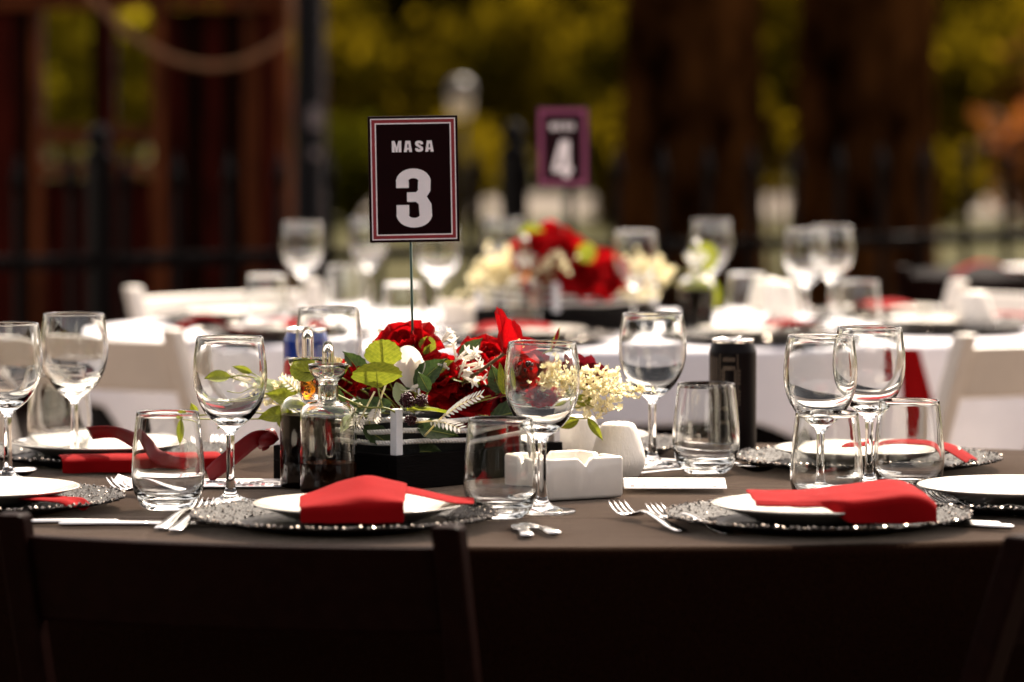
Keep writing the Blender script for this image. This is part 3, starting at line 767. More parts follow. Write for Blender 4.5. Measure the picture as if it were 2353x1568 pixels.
# ------------------------------------------------------------------ flower box
C0 = Vector((-0.133, 4.985)); eR = Vector((math.cos(R(45)), math.sin(R(45)))); eL = Vector((-eR.y, eR.x))
LR, LL = 0.274, 0.212
def make_box():
    t = empty("flower_box", (C0.x, C0.y, TZ), R(45))
    # local x runs along the right face, local y along the left face
    th = 0.012; hz = 0.040
    for nm, c, d in (("side_board", (LR / 2, th / 2, hz / 2), (LR, th, hz)), ("side_board", (LR / 2, LL - th / 2, hz / 2), (LR, th, hz)),
                     ("side_board", (th / 2, LL / 2, hz / 2), (th, LL - 2 * th - .0006, hz)), ("side_board", (LR - th / 2, LL / 2, hz / 2), (th, LL - 2 * th - .0006, hz)),
                     ("floor_board", (LR / 2, LL / 2, 0.004), (LR - 2 * th - .001, LL - 2 * th - .001, 0.006))):
        b = MB(); b.box(c, d); b.build(nm, M['blackwood'], t, bevel=0.0012)
    b = MB(); b.box((LR / 2, LL / 2, 0.045), (LR - 0.05, LL - 0.05, 0.075)); b.build("liner", M['foam'], t, bevel=0.006)
    pw = 0.0106; i0 = 0.0075
    cs = [(i0, i0), (LR - i0, i0), (LR - i0, LL - i0), (i0, LL - i0)]
    for c in cs:
        b = MB(); b.box((c[0], c[1], 0.0402 + 0.0268), (pw, pw, 0.0535)); b.build("corner_post", M['post'], t, bevel=0.0009)
    for zi, z in enumerate((0.0545, 0.0675, 0.0805)):
        for k in range(4):
            a, c = Vector(cs[k]), Vector(cs[(k + 1) % 4])
            dv = (c - a).normalized(); a = a + dv * (pw / 2 - .0005); c = c - dv * (pw / 2 - .0005)
            L = (c - a).length; n = int(L / 0.0016)
            for s in range(3):      # three twisted strands
                b = MB(); pts = []
                for q in range(n + 1):
                    f = q / n; p = a.lerp(c, f)
                    ang = 2 * math.pi * (f * L / 0.0150) + s * 2 * math.pi / 3
                    nrm = Vector((-dv.y, dv.x))
                    sag = -0.0032 * math.sin(math.pi * f) * (1 + 0.4 * zi) + 0.0010 * math.sin(f * 9 + k + zi)
                    pts.append(Vector((p.x + nrm.x * .0015 * math.cos(ang), p.y + nrm.y * .0015 * math.cos(ang), z + sag + .0015 * math.sin(ang))))
                b.tube(pts, 0.00185, 6)
                if s == 0: rp = b.build("rope", M['rope'], t)
                else: b.build("strand", M['rope'], rp)
    return t
tag(make_box(), "black wooden flower box with white corner posts and white ropes in the foreground", "flower box", "rope-railed flower boxes")
BOXC = C0 + eR * (LR / 2) + eL * (LL / 2)

# ------------------------------------------------------------------ table number signs
def stroke(b, pts, hw, z, closed=False):
    pts = [Vector((p[0], p[1])) for p in pts]; n = len(pts); L, Rr = [], []
    for i, p in enumerate(pts):
        d0 = (p - pts[i - 1]).normalized() if i > 0 else None
        d1 = (pts[i + 1] - p).normalized() if i < n - 1 else None
        t = ((d0 or d1) + (d1 or d0)).normalized()
        nrm = Vector((-t.y, t.x)); k = 1.0
        if d0 and d1: k = min(1.0 / max(0.5, nrm.dot(Vector((-d0.y, d0.x)))), 1.8)
        h = hw[i] if isinstance(hw, (list, tuple)) else hw
        L.append(p + nrm * h * k); Rr.append(p - nrm * h * k)
    vs_ = [(q.x, z, q.y) for q in L] + [(q.x, z, q.y) for q in Rr]
    b.add(vs_, [(i, i + 1, n + i + 1, n + i) for i in range(n - 1)], False)
def arc(cx, cz, rx, rz, a0, a1, n=10):
    return [(cx + rx * math.cos(R(a0 + (a1 - a0) * i / n)), cz + rz * math.sin(R(a0 + (a1 - a0) * i / n))) for i in range(n + 1)]
def poly(b, pts, z): b.add([(p[0], z, p[1]) for p in pts], [tuple(range(len(pts)))], False)
def make_sign(digit, mred, label, height_to_bottom, mface):
    """origin at the foot of the wire; sign 105 x 148 mm"""
    t = empty("table_number_sign"); tag(t, label, "table sign", "table number signs")
    w, h, z0 = 0.1055, 0.148, height_to_bottom
    b = MB(); b.box((0.0045, 0, z0 + h / 2), (w, 0.003, h)); pn = b.build("panel", mface, t, bevel=0.0004)
    cx, cz = 0.0045, z0 + h / 2
    def frame(nm, m, w0, h0, wd, y):
        b = MB()
        for (x, z, dx, dz) in ((0, h0 / 2 - wd / 2, w0, wd), (0, -h0 / 2 + wd / 2, w0, wd), (-w0 / 2 + wd / 2, 0, wd, h0 - 2 * wd), (w0 / 2 - wd / 2, 0, wd, h0 - 2 * wd)):
            b.add([(cx + x - dx / 2, y, cz + z - dz / 2), (cx + x + dx / 2, y, cz + z - dz / 2), (cx + x + dx / 2, y, cz + z + dz / 2), (cx + x - dx / 2, y, cz + z + dz / 2)], [(0, 1, 2, 3)], False)
        b.build(nm, m, pn)
    wb = 0.0052 if digit == 3 else 0.0085
    frame("red_border", mred, w - 0.006, h - 0.006, wb + 0.001, -0.00165)
    frame("white_line", M['signwhite'] if digit == 3 else mred, w - 0.0058, h - 0.0058, 0.0012, -0.0018)
    frame("white_line", M['signwhite'] if digit == 3 else mred, w - 0.0058 - 2 * wb, h - 0.0058 - 2 * wb, 0.0014, -0.0018)
    y = -0.0019
    u = 0.0132; zb = cz + 0.0317           # letter height and baseline
    def L(nm, x0, fn):
        b = MB(); fn(b, x0); b.build(nm, M['signwhite'], pn)
    def Mf(b, x):
        s = 0.0034; W_ = 0.0112
        for q in (0, W_ - s): poly(b, [(x + q, zb), (x + q + s, zb), (x + q + s, zb + u), (x + q, zb + u)], y)
        poly(b, [(x + s, zb + u), (x + s, zb + u * .55), (x + W_ / 2 - .0012, zb), (x + W_ / 2, zb), (x + W_ / 2, zb + u * .45)], y)
        poly(b, [(x + W_ - s, zb + u), (x + W_ / 2, zb + u * .45), (x + W_ / 2, zb), (x + W_ / 2 + .0012, zb), (x + W_ - s, zb + u * .55)], y)
    def Af(b, x):
        W_ = 0.0098; s = 0.0036; m_ = x + W_ / 2
        poly(b, [(x, zb), (x + s, zb), (m_ - .0003, zb + u), (m_ - .0028, zb + u)], y)
        poly(b, [(x + W_, zb), (m_ + .0028, zb + u), (m_ + .0003, zb + u), (x + W_ - s, zb)], y)
        poly(b, [(m_ - .0006, zb + u), (m_ - .0006, zb + u * .72), (m_ + .0006, zb + u * .72), (m_ + .0006, zb + u)], y)
        poly(b, [(x + s * .7, zb + u * .2), (x + W_ - s * .7, zb + u * .2), (x + W_ - s * .95, zb + u * .38), (x + s * .95, zb + u * .38)], y - .00005)
    def Sf(b, x):
        W_ = 0.0094; m_ = x + W_ / 2; hw = 0.0016
        r = W_ / 2 - hw
        pts = [(x + W_ - hw, zb + u * .66)] + arc(m_, zb + u * .76, r, u * .24 - hw, 10, 180, 8) + [(x + hw + .0002, zb + u * .66), (m_ - .001, zb + u * .55), (m_ + .001, zb + u * .45), (x + W_ - hw - .0002, zb + u * .34)] + arc(m_, zb + u * .24, r, u * .24 - hw, 0, -170, 8) + [(x + hw, zb + u * .34)]
        stroke(b, pts, hw, y)
    L("letter", cx - 0.0250, Mf); L("letter", cx - 0.0110, Af); L("letter", cx + 0.0024, Sf); L("letter", cx + 0.0142, Af)
    b = MB(); D0 = cz - 0.0568; DH = 0.069; W_ = 0.0405; x0 = cx - W_ / 2 - 0.0005
    if digit == 3:
        hw = 0.0072
        rx = W_ / 2 - hw; m_ = x0 + W_ / 2
        zt = D0 + DH
        hwl = 0.0074
        up = [(x0 + hwl, zt - 0.0225), (x0 + hwl, zt - 0.015)] + arc(m_, zt - 0.0150, rx, 0.0095, 175, 5, 12) + [(x0 + W_ - hwl, zt - 0.016), (x0 + W_ - hwl - .0003, zt - 0.0245), (x0 + W_ - hwl - .003, zt - 0.0298), (m_ + .004, zt - 0.0322), (m_ - .0078, zt - 0.0322)]
        ws = [hwl] * 2 + [hwl - (hwl - .0056) * math.sin(math.pi * i / 12) for i in range(13)] + [hwl, hwl, .0062, .0046, .0044]
        stroke(b, up, ws, y)
        lo = [(m_ - .0078, zt - 0.0345), (m_ + .004, zt - 0.0345), (x0 + W_ - hwl - .0022, zt - 0.0375), (x0 + W_ - hwl + .0006, zt - 0.0435), (x0 + W_ - hwl + .001, D0 + 0.0165)] + arc(m_ + .0005, D0 + 0.0150, rx + .0005, 0.0095, -5, -175, 12) + [(x0 + hwl, D0 + 0.016), (x0 + hwl, D0 + 0.0265)]
        ws = [.0044, .0046, .0062, hwl, hwl] + [hwl - (hwl - .0056) * math.sin(math.pi * i / 12) for i in range(13)] + [hwl, hwl]
        b2 = MB(); stroke(b2, lo, ws, y - 0.00005)
        b.add(b2.v, b2.f, False)
    else:
        poly(b, [(x0 + W_ * .52, D0), (x0 + W_ * .86, D0), (x0 + W_ * .86, D0 + DH), (x0 + W_ * .52, D0 + DH)], y)
        poly(b, [(x0 + W_ * .52, D0 + DH), (x0 + W_ * .40, D0 + DH), (x0, D0 + DH * .30), (x0 + W_ * .28, D0 + DH * .30), (x0 + W_ * .52, D0 + DH * .70)], y)
        poly(b, [(x0, D0 + DH * .30), (x0, D0 + DH * .14), (x0 + W_ * .52, D0 + DH * .14), (x0 + W_ * .52, D0 + DH * .30)], y)
        poly(b, [(x0 + W_ * .86, D0 + DH * .14), (x0 + W_, D0 + DH * .14), (x0 + W_, D0 + DH * .30), (x0 + W_ * .86, D0 + DH * .30)], y)
    b.build("digit", M['signwhite'], pn)
    b = MB(); b.tube([(0, 0.0036, 0), (0, 0.0036, z0 + 0.02)], 0.0016, 8); b.build("wire", M['greenwire'], t)
    return t
s3 = make_sign(3, M['signred'], "small dark maroon sign reading MASA 3 on a thin green wire", 0.200, M['signface'])
s3.location = (-0.1150, 5.10, TZ + 0.0815); s3.rotation_euler = (R(-1.5), R(-0.9), R(5))
s4 = make_sign(4, M['signmauve'], "blurred mauve-bordered sign with the number 4 behind the foreground table", 0.240, mat("sign4_face", (0.012, 0.0015, 0.004), 0.35, spec=0.1, noise_amt=0.15, noise_scale=30))
p = W(1297, 430, 8.06)
s4.location = (p.x - 0.004, 8.06, p.z - 0.240); s4.rotation_euler = (0, R(-0.5), R(-26))

# ------------------------------------------------------------------ sauce bottles
def make_bottle(label, amber, level, hscale=1.0):
    t = empty("sauce_bottle"); tag(t, label, "bottle", "glass sauce bottles")
    g = M['bottle_glass']
    ra = 0.0325; H = 0.106 * hscale; NK = 0.0185
    out = [(0.0001, 0.002), (0.024, 0.0015), (0.0297, 0.0008), (0.0318, 0.003), (ra, 0.007), (ra, 0.0085), (ra, 0.02), (ra, H - 0.03), (ra, H - 0.0215), (ra, H - 0.020), (0.0319, H - 0.013), (0.0290, H - 0.0065), (0.0230, H - 0.0022), (0.0145, H - 0.0005), (0.0124, H + 0.0012), (0.0118, H + 0.004), (0.0118, H + 0.0055), (0.0118, H + NK - 0.0025), (0.0118, H + NK - 0.001), (0.0121, H + NK),
           (0.0106, H + NK + 0.0003), (0.0099, H + NK - 0.001), (0.0099, H + NK - 0.0025), (0.0099, H + 0.0045), (0.0099, H + 0.003), (0.0105, H - 0.0012), (0.0140, H - 0.0028), (0.0218, H - 0.0044), (0.0276, H - 0.0085), (0.0302, H - 0.0142), (0.0308, H - 0.020), (0.0308, H - 0.0215), (0.0308, H - 0.03), (0.0308, 0.02), (0.0308, 0.0095), (0.0308, 0.008), (0.0290, 0.0055), (0.0001, 0.0050)]
    b = MB(); b.lathe(out, 56); b.build("body", g, t)
    lv = 0.0055 + (H - 0.03) * level
    b = MB(); b.lathe([(0.0001, 0.0054), (0.0285, 0.0050), (0.0309, 0.0078), (0.0311, 0.0095), (0.0311, 0.012), (0.0311, lv - 0.001), (0.0311, lv), (0.0303, lv - 0.0003), (0.027, lv - 0.0005), (0.0001, lv - 0.0006)], 48)
    b.build("sauce", M['vinegar'] if level < 0.6 else M['soy'], t)
    b = MB()   # ground glass plug with a funnel lip and hollow pourer
    z = H + NK + 0.0006
    m = M['amber_glass'] if amber else g
    if amber:
        b2 = MB(); b2.lathe([(0.0001, H - 0.004), (0.0088, H - 0.004), (0.0090, H + NK - 0.001), (0.0001, H + NK - 0.001)], 32); b2.build("plug", m, t)
    else:
        b2 = MB(); b2.lathe([(0.0040, H + .002), (0.0088, H + 0.002), (0.0090, H + NK - 0.001), (0.0042, H + NK - 0.001), (0.0040, H + .002)], 32); b2.build("plug", g, t)
    fo = [(0.0045, z), (0.0108, z), (0.0112, z + .003), (0.0150, z + 0.0065), (0.0198, z + 0.0115), (0.0222, z + 0.0170), (0.0231, z + 0.0222), (0.0229, z + 0.0230), (0.0220, z + 0.0226), (0.0208, z + 0.0172), (0.0184, z + 0.0124), (0.0138, z + 0.0080), (0.0085, z + 0.0055), (0.0045, z + 0.0050), (0.0045, z)]
    b.lathe(fo, 48); fn = b.build("funnel", g, t)
    po = [(0.0001, z + .0056), (0.0066, z + .0056), (0.0070, z + 0.012), (0.0070, z + 0.014), (0.0069, z + 0.024), (0.0068, z + 0.037), (0.0068, z + 0.039), (0.0064, z + 0.0430), (0.0052, z + 0.0468), (0.0032, z + 0.0490), (0.0001, z + 0.0499), (0.0001, z + 0.0455), (0.0022, z + 0.0445), (0.0040, z + 0.041), (0.0044, z + 0.037), (0.0044, z + 0.035), (0.0044, z + .014), (0.0044, z + .012), (0.0001, z + .0105)]
    ex = 0.010 if amber else 0.0
    po = [(r_, z_ + (ex if z_ > z + 0.02 else 0)) for r_, z_ in po]
    b = MB(); b.lathe(po, 28); b.build("stopper", g, t)
    return t
b1 = make_bottle("clear glass bottle with a little dark vinegar and a funnel top", False, 0.40)
b1.location = ((753 - 1176.5) * 4.957 / FPX, 4.957, TZ)
b2_ = make_bottle("glass bottle full of black sauce with an amber neck", True, 1.02, 1.02)
b2_.location = (-0.2365, 5.029, TZ)

# ------------------------------------------------------------------ ashtray and shakers
def make_ashtray():
    t = empty("ashtray"); a, h = 0.1015, 0.0475
    # outline with a notch in the middle of each side; walls with thickness, hollow inside
    n = 20
    def outline(ins, z, notch, rc=0.006):
        pts = []
        hs = a / 2 - ins
        for s in range(4):
            rot = Matrix.Rotation(s * math.pi / 2, 3, 'Z')
            for i in range(n):
                f = -1 + 2 * i / n
                x = f * hs; y = -hs
                cr = rag((abs(f) - 0.9) / 0.1); y += cr * cr * rc * 0.5; 
                zz = z - notch * math.exp(-((f * hs) / 0.0052) ** 4)
                pts.append(rot @ Vector((x * (1 - 0.0 * cr), y, zz)))
        return pts
    levels = [(0.006, 0.0, 0), (0.0012, 0.0015, 0), (0.0, 0.005, 0), (0.0, h - 0.003, 0.0085), (0.0012, h - 0.0006, 0.0095), (0.003, h, 0.0098), (0.0075, h, 0.0098), (0.0092, h - 0.0007, 0.0095), (0.0105, h - 0.003, 0.009), (0.014, 0.014, 0), (0.020, 0.010, 0)]
    vs_, fs = [], []
    for ins, z, nt in levels: vs_ += outline(ins, z, nt)
    N = 4 * n
    for i in range(len(levels) - 1):
        for k in range(N):
            k2 = (k + 1) % N; fs.append((i * N + k, i * N + k2, (i + 1) * N + k2, (i + 1) * N + k))
    fs.append(tuple(range(N - 1, -1, -1))); fs.append(tuple((len(levels) - 1) * N + k for k in range(N)))
    b = MB(); b.add(vs_, fs, True); o = b.build("tray", M['ceramic'], t, bevel=0.0)
    return t
AT = Proto(make_ashtray())
u1 = Vector((math.cos(R(29)), math.sin(R(29)))); u2 = Vector((-u1.y, u1.x))
c = Vector((0.039, 4.856)) + (u1 + u2) * 0.0508
AT.at((c.x, c.y, TZ), R(29), "square white ceramic ashtray with notched rim beside the foremost wine glass", "white ceramic ashtrays", "ashtray")
p = T(1072, 752); AT.at((p.x, p.y, TZ), R(8), "blurred white ashtray on the white table left of the far flower box", "white ceramic ashtrays", "ashtray")
def make_shaker():
    t = empty("shaker")
    b = MB(); prof = [(0.0001, 0.0), (0.019, 0.0), (0.0225, 0.0015), (0.0275, 0.0075), (0.0315, 0.0165), (0.0325, 0.0225), (0.0318, 0.030), (0.0285, 0.042), (0.0248, 0.053), (0.0218, 0.0615), (0.0195, 0.0655), (0.0160, 0.0675), (0.0080, 0.0685), (0.0001, 0.0687)]
    b.lathe(prof, 48); bo = b.build("body", M['shaker'], t); bo.modifiers.new("sub", 'SUBSURF').render_levels = 2
    for k in range(3):
        a = k * 2.1
        b = MB(); b.lathe([(0.0011, 0.0684), (0.0009, 0.0690), (0.0001, 0.0690)], 8, cx=0.005 * math.cos(a), cy_=0.005 * math.sin(a)); b.build("hole", M['ink'], t)
    return t
SH = Proto(make_shaker())
SH.at((0.1255, 5.125, TZ), 0, "textured white ceramic shaker standing clear behind the ashtray", "white ceramic shakers", "shaker")
SH.at((0.080, 5.225, TZ), 1, "textured white ceramic shaker half hidden behind the right rope post", "white ceramic shakers", "shaker")
for px, py, lab in ((1762, 735, "blurred white shaker left of the overlapping far wine glasses"), (1795, 742, "blurred white shaker right of its twin on the white table"), (2238, 770, "blurred white shaker by the far right white chair")):
    p = T(px, py); SH.at((p.x, p.y, TZ), 2, lab, "white ceramic shakers", "shaker", scale=1.15)

# ------------------------------------------------------------------ cans
def make_can(name, label, r, h, m):
    t = empty(name); tag(t, label, "can")
    b = MB(); b.lathe([(0.0001, 0.004), (r * .70, 0.003), (r * .78, 0.0), (r * .84, 0.001), (r * .97, 0.007), (r, 0.011), (r, 0.013), (r, 0.03), (r, h - 0.03), (r, h - 0.019), (r, h - 0.017), (r * .985, h - 0.014), (r * .86, h - 0.004)], 48); b.build("body", m, t)
    b = MB(); b.lathe([(r * .86, h - 0.004), (r * .885, h - 0.0018), (r * .885, h), (r * .85, h + 0.0004), (r * .82, h - 0.002), (r * .80, h - 0.0045), (0.0001, h - 0.004)], 48); ld = b.build("lid", M['alu'], t)
    b = MB(); b.tube([(-.004, 0, h - .0028), (0.003, 0.0, h + .0015), (0.011, 0.0, h + .0042)], [(.004, .0006), (.0055, .0006), (.0042, .0006)], 10); b.build("pull_tab", M['alu'], ld)
    return t
def wrap(t, nm, m, r, a0, a1, z0, z1, n=None, fz=None):
    """print lying on the can's wall; angle measured from the side facing -Y"""
    n = n or max(2, int(abs(a1 - a0) / 6)); b = MB(); vs_ = []
    for i in range(n + 1):
        a = R(a0 + (a1 - a0) * i / n) - math.pi / 2
        zl, zh = (z0, z1) if fz is None else fz(i / n)
        vs_ += [(r * math.cos(a), r * math.sin(a), zl), (r * math.cos(a), r * math.sin(a), zh)]
    b.add(vs_, [(2 * i, 2 * i + 2, 2 * i + 3, 2 * i + 1) for i in range(n)])
    return b.build(nm, m, t)
rb, hb = 0.0297, 0.1455
cb = make_can("drink_can", "slim matt black drinks can with bronze striped print at right", rb, hb, M['canblack'])
cb.location = ((1685 - 1176.5) * 5.455 / FPX, 5.455, TZ); cb["group"] = "drinks cans"
rr_ = rb + 0.0002
for k in range(6): wrap(cb, "print_line", M['canprint'], rr_, -74 + 6 * k, -72.2 + 6 * k, 0.03, 0.124, 1)
for a in (-36, 8): wrap(cb, "print_line", M['canprint'], rr_, a, a + 1.6, 0.012, 0.128, 1)
for zc, zh in ((0.121, .004), (0.110, .004), (0.086, .004), (0.060, .004), (0.042, .004)):
    for k in range(7): wrap(cb, "print_letter", M['canprint'], rr_, -26 + 4.3 * k, -23.6 + 4.3 * k, zc - zh / 2, zc + zh / 2 + .001, 1)
for z0, z1 in ((0.090, 0.108), (0.064, 0.084)):
    for a in (-26, 1.8): wrap(cb, "print_letter", M['canprint'], rr_, a, a + 2.4, z0, z1, 1)
    for k in range(4):
        for a in (-31, 12.5): wrap(cb, "print_letter", M['canprint'], rr_, a, a + 2.6, z0 + .0052 * k, z0 + .0052 * k + .003, 1)
bl = make_can("drink_can", "slim blue drinks can with red and white emblem behind the bottles", 0.0288, 0.156, M['canblue'])
bl.location = ((702 - 1176.5) * 5.5 / FPX, 5.5, TZ); bl["group"] = "drinks cans"
rl = 0.0290
wrap(bl, "emblem_red", M['canred'], rl, -88, -4, 0, 0, 18, lambda f: (0.086 + 0.010 * math.sin(f * 3.1), 0.089 + 0.030 * math.sin(math.pi * (0.08 + 0.92 * f)) ** 0.7))
wrap(bl, "emblem_white", M['canwhite'], rl + .0001, -88, -2, 0, 0, 18, lambda f: (0.078 - 0.004 * f, 0.088 + 0.010 * math.sin(f * 3.1)))
wrap(bl, "emblem_line", M['canwhite'], rl + .0001, -84, -6, 0, 0, 18, lambda f: (0.0885 + 0.030 * math.sin(math.pi * (0.08 + 0.92 * f)) ** 0.7, 0.0910 + 0.030 * math.sin(math.pi * (0.08 + 0.92 * f)) ** 0.7))
for k, a in enumerate((-70, -58, -46, -34, -22)): wrap(bl, "letter", M['ink'], rl + .0002, a, a + 8, 0.062, 0.074, 2)

# ------------------------------------------------------------------ cards
def card(name, label, c, w_, h_, rz, tilt, marks, blue=False):
    t = empty(name, c, rz, label, "card"); t["group"] = "printed cards"
    def f(u, v):
        x = (u - .5) * w_; y = v * h_
        return (x, y, 0.0012 + tilt * v ** 1.3 + (0.006 * rag((0.12 - u) / 0.12) ** 2 if blue else 0))
    b = MB(); b.grid(f, 14, 6); o = b.build("sheet", M['paper'], t, solid=0.0006)
    def fa(x, y): 
        u, v = x / w_ + .5, y / h_
        return Vector(f(u, v)) + Vector((0, 0, 0.0009))
    for (x0, y0, x1, y1, m) in marks:
        b = MB(); b.add([fa(x0, y0), fa(x1, y0), fa(x1, y1), fa(x0, y1)], [(0, 1, 2, 3)], False); b.build("print", m, o)
    return t
rm = random.Random(4); mk = []
for i in range(9):
    x = -0.05 + 0.0115 * i + rm.uniform(-.002, .002)
    for j in range(3): 
        if rm.random() < .8: mk.append((x, 0.010 + .007 * j, x + rm.uniform(.004, .008), 0.0145 + .007 * j, M['redink'] if i % 3 == 1 else M['ink']))
p = T(1552, 1136)
card("menu_card", "white printed card with small marks right of the ashtray", (p.x, p.y, TZ + .004), 0.118, 0.085, R(-1), 0.004, mk)
mk = []
for i in range(16):
    x = -0.02 + 0.0072 * i
    for j in range(5):
        if rm.random() < .7: mk.append((x, 0.006 + .012 * j, x + rm.uniform(.003, .0065), 0.010 + .012 * j + rm.uniform(0, .004), M['redink'] if rm.random() < .55 else M['ink']))
mk.append((-.088, .012, -.082, .075, M['ink']))
p = T(452, 1126)
card("leaflet", "white leaflet with red print lying left of the flower box", (p.x, p.y, TZ + .001), 0.195, 0.095, R(1), 0.0, mk, True)

# ------------------------------------------------------------------ flowers
def petal_mesh(nm, m, L, Wd, cup=0.3, curl=0.2, ruffle=0.0, tip=1.0, seed=0, nu=7, nv=6, serr=0.0, fold=0.0):
    """grows along +X; concave side up"""
    rnd = random.Random(seed); ph = rnd.uniform(0, 6)
    def f(u, v):
        vv = v * 2 - 1
        w = Wd / 2 * (math.sin(math.pi * min(1, 0.06 + 0.80 * u ** 0.85)) ** (0.75)) if tip == 1 else (Wd / 2 * max(0.0, math.sin(math.pi * (0.06 + 0.925 * u ** 0.8))) ** 0.62 if tip == 2 else Wd / 2 * (math.sin(math.pi * (0.03 + 0.965 * u ** 0.9)) ** (0.9)))
        if serr: w *= 1 + serr * (0.5 if int(u * nu + .5) % 2 else -0.5)
        x = L * u * (1 - 0.05 * vv * vv) + (0.10 * L * (1 - abs(vv)) * u ** 3 if tip == 1 else 0)
        z = cup * Wd * (vv * vv) * (0.3 + 0.7 * math.sin(math.pi * min(1, u * .9))) + curl * L * u * u + ruffle * L * u ** 2 * (math.sin(vv * 5 + ph) + 0.5 * math.sin(vv * 11 + 2 * ph)) + fold * Wd * abs(vv)
        return (x, w * vv, z)
    def disc(u, v):
        p_, q_ = 2 * u - 1, 2 * v - 1
        Xd, Yd = p_ * math.sqrt(1 - q_ * q_ / 2), q_ * math.sqrt(1 - p_ * p_ / 2)
        rad = min(1.0, math.hypot(Xd, Yd)); an = math.atan2(Yd, Xd); k = 1 + serr * math.sin(an * 17) * rad ** 6
        xx = 0.5 + 0.5 * Xd * k; yy = 0.5 * Yd * k * min(1.0, 0.35 + 1.6 * xx) if serr else 0.5 * Yd * min(1.0, 0.45 + 1.1 * xx)
        zz = cup * Wd * yy * yy * 4 + curl * L * xx * xx + fold * Wd * abs(yy) + ruffle * L * math.sin(an * 4 + ph) * rad ** 2
        return (L * xx, Wd * yy, zz)
    b = MB(); b.grid(disc if tip == 2 else f, nu, nv)
    return b.mesh(nm, m)
_pm = {}
def pm(kind, var):
    k = (kind, var)
    if k in _pm: return _pm[k]
    s = hash(kind) % 97 + var * 7
    if kind == 'rose': me = petal_mesh("petal", M['redpetal'], 1.0, 1.15, 0.34, 0.10, 0.085, seed=var, nu=8, nv=10)
    elif kind == 'roseout': me = petal_mesh("petal", M['redpetal'], 1.0, 1.30, 0.18, -0.12, 0.11, seed=var, nu=8, nv=10)
    elif kind == 'poppy': me = petal_mesh("petal", M['redpetal'], 1.0, 0.78, 0.20, 0.05, 0.04, seed=var)
    elif kind == 'wine': me = petal_mesh("petal", M['darkpetal'], 1.0, 0.85, 0.15, 0.05, 0.05, seed=var)
    elif kind == 'lily': me = petal_mesh("petal", M['whitepetal'], 1.0, 0.66, 0.22, 0.10, 0.015, tip=2, seed=var, nu=10, nv=10)
    elif kind == 'tuber': me = petal_mesh("petal", M['whitepetal'], 1.0, 0.42, 0.2, -0.15, 0.02, tip=0, seed=var, nu=5, nv=4)
    elif kind == 'cream': me = petal_mesh("petal", M['creampetal'], 1.0, 0.75, 0.25, 0.15, 0.05, seed=var, nu=3, nv=2)
    elif kind == 'leaf': me = petal_mesh("leaf_blade", M['leaf'], 1.0, 0.55, 0.05, -0.12, 0.02, tip=0, seed=var, fold=0.10)
    elif kind == 'roundleaf': me = petal_mesh("leaf_blade", M['leaf'], 1.0, 0.95, 0.08, -0.06, 0.02, tip=2, seed=var, nu=16, nv=16, serr=0.03, fold=0.05)
    elif kind == 'darkleaf': me = petal_mesh("leaf_blade", M['darkleaf'], 1.0, 0.60, 0.06, -0.15, 0.03, tip=0, seed=var, nu=11, nv=6, serr=0.10, fold=0.12)
    elif kind == 'paleleaf': me = petal_mesh("leaf_blade", M['paleleaf'], 1.0, 0.50, 0.06, -0.1, 0.03, tip=0, seed=var, fold=0.10)
    elif kind == 'fern': me = petal_mesh("leaflet", M['whitepetal'], 1.0, 0.36, 0.05, -0.03, 0.0, tip=0, seed=var, nu=4, nv=2)
    _pm[k] = me
    return me
def aim(axis, spin=0.0):
    return (Vector((0, 0, 1)).rotation_difference(Vector(axis).normalized()) @ Quaternion((0, 0, 1), spin))
def root_at(name, loc, axis, label, cat, group=None, spin=0.0):
    t = put(name, None, None, loc); t.rotation_mode = 'QUATERNION'; t.rotation_quaternion = aim(axis, spin); t.empty_display_size = .01
    return tag(t, label, cat, group)
def wmat(t): return Matrix.Translation(t.location) @ t.rotation_quaternion.to_matrix().to_4x4()
def stem_to(t, foot, rad=0.0013, m=None, name="stem", bend=0.012):
    inv = wmat(t).inverted(); a = Vector((0, 0, 0)); f = inv @ Vector(foot); mid = a.lerp(f, .5) + Vector((bend, bend * .5, 0))
    pts = []
    for i in range(9):
        q = i / 8; pts.append((1 - q) ** 2 * a + 2 * q * (1 - q) * mid + q * q * f)
    b = MB(); b.tube(pts, rad, 6); b.build(name, m or M['stem'], t)
BFOOT = (BOXC.x, BOXC.y, TZ + 0.075)
def foot_near(p, k=0.35, c=None, z=0.078):
    c = c or BOXC; return (c.x + (p[0] - c.x) * k, c.y + (p[1] - c.y) * k, TZ + z)
def add_petal(t, kind, var, L, az, el, r0=0.0, z0=0.0, name="petal", roll=0.0):
    o = put(name, pm(kind, var), t)
    m = Matrix.Rotation(az, 4, 'Z') @ Matrix.Translation((r0, 0, z0)) @ Matrix.Rotation(-el, 4, 'Y') @ Matrix.Rotation(roll, 4, 'X')
    l, q, s = m.decompose()
    o.location = l; o.rotation_euler = q.to_euler(); o.scale = (L, L, L)
    return o
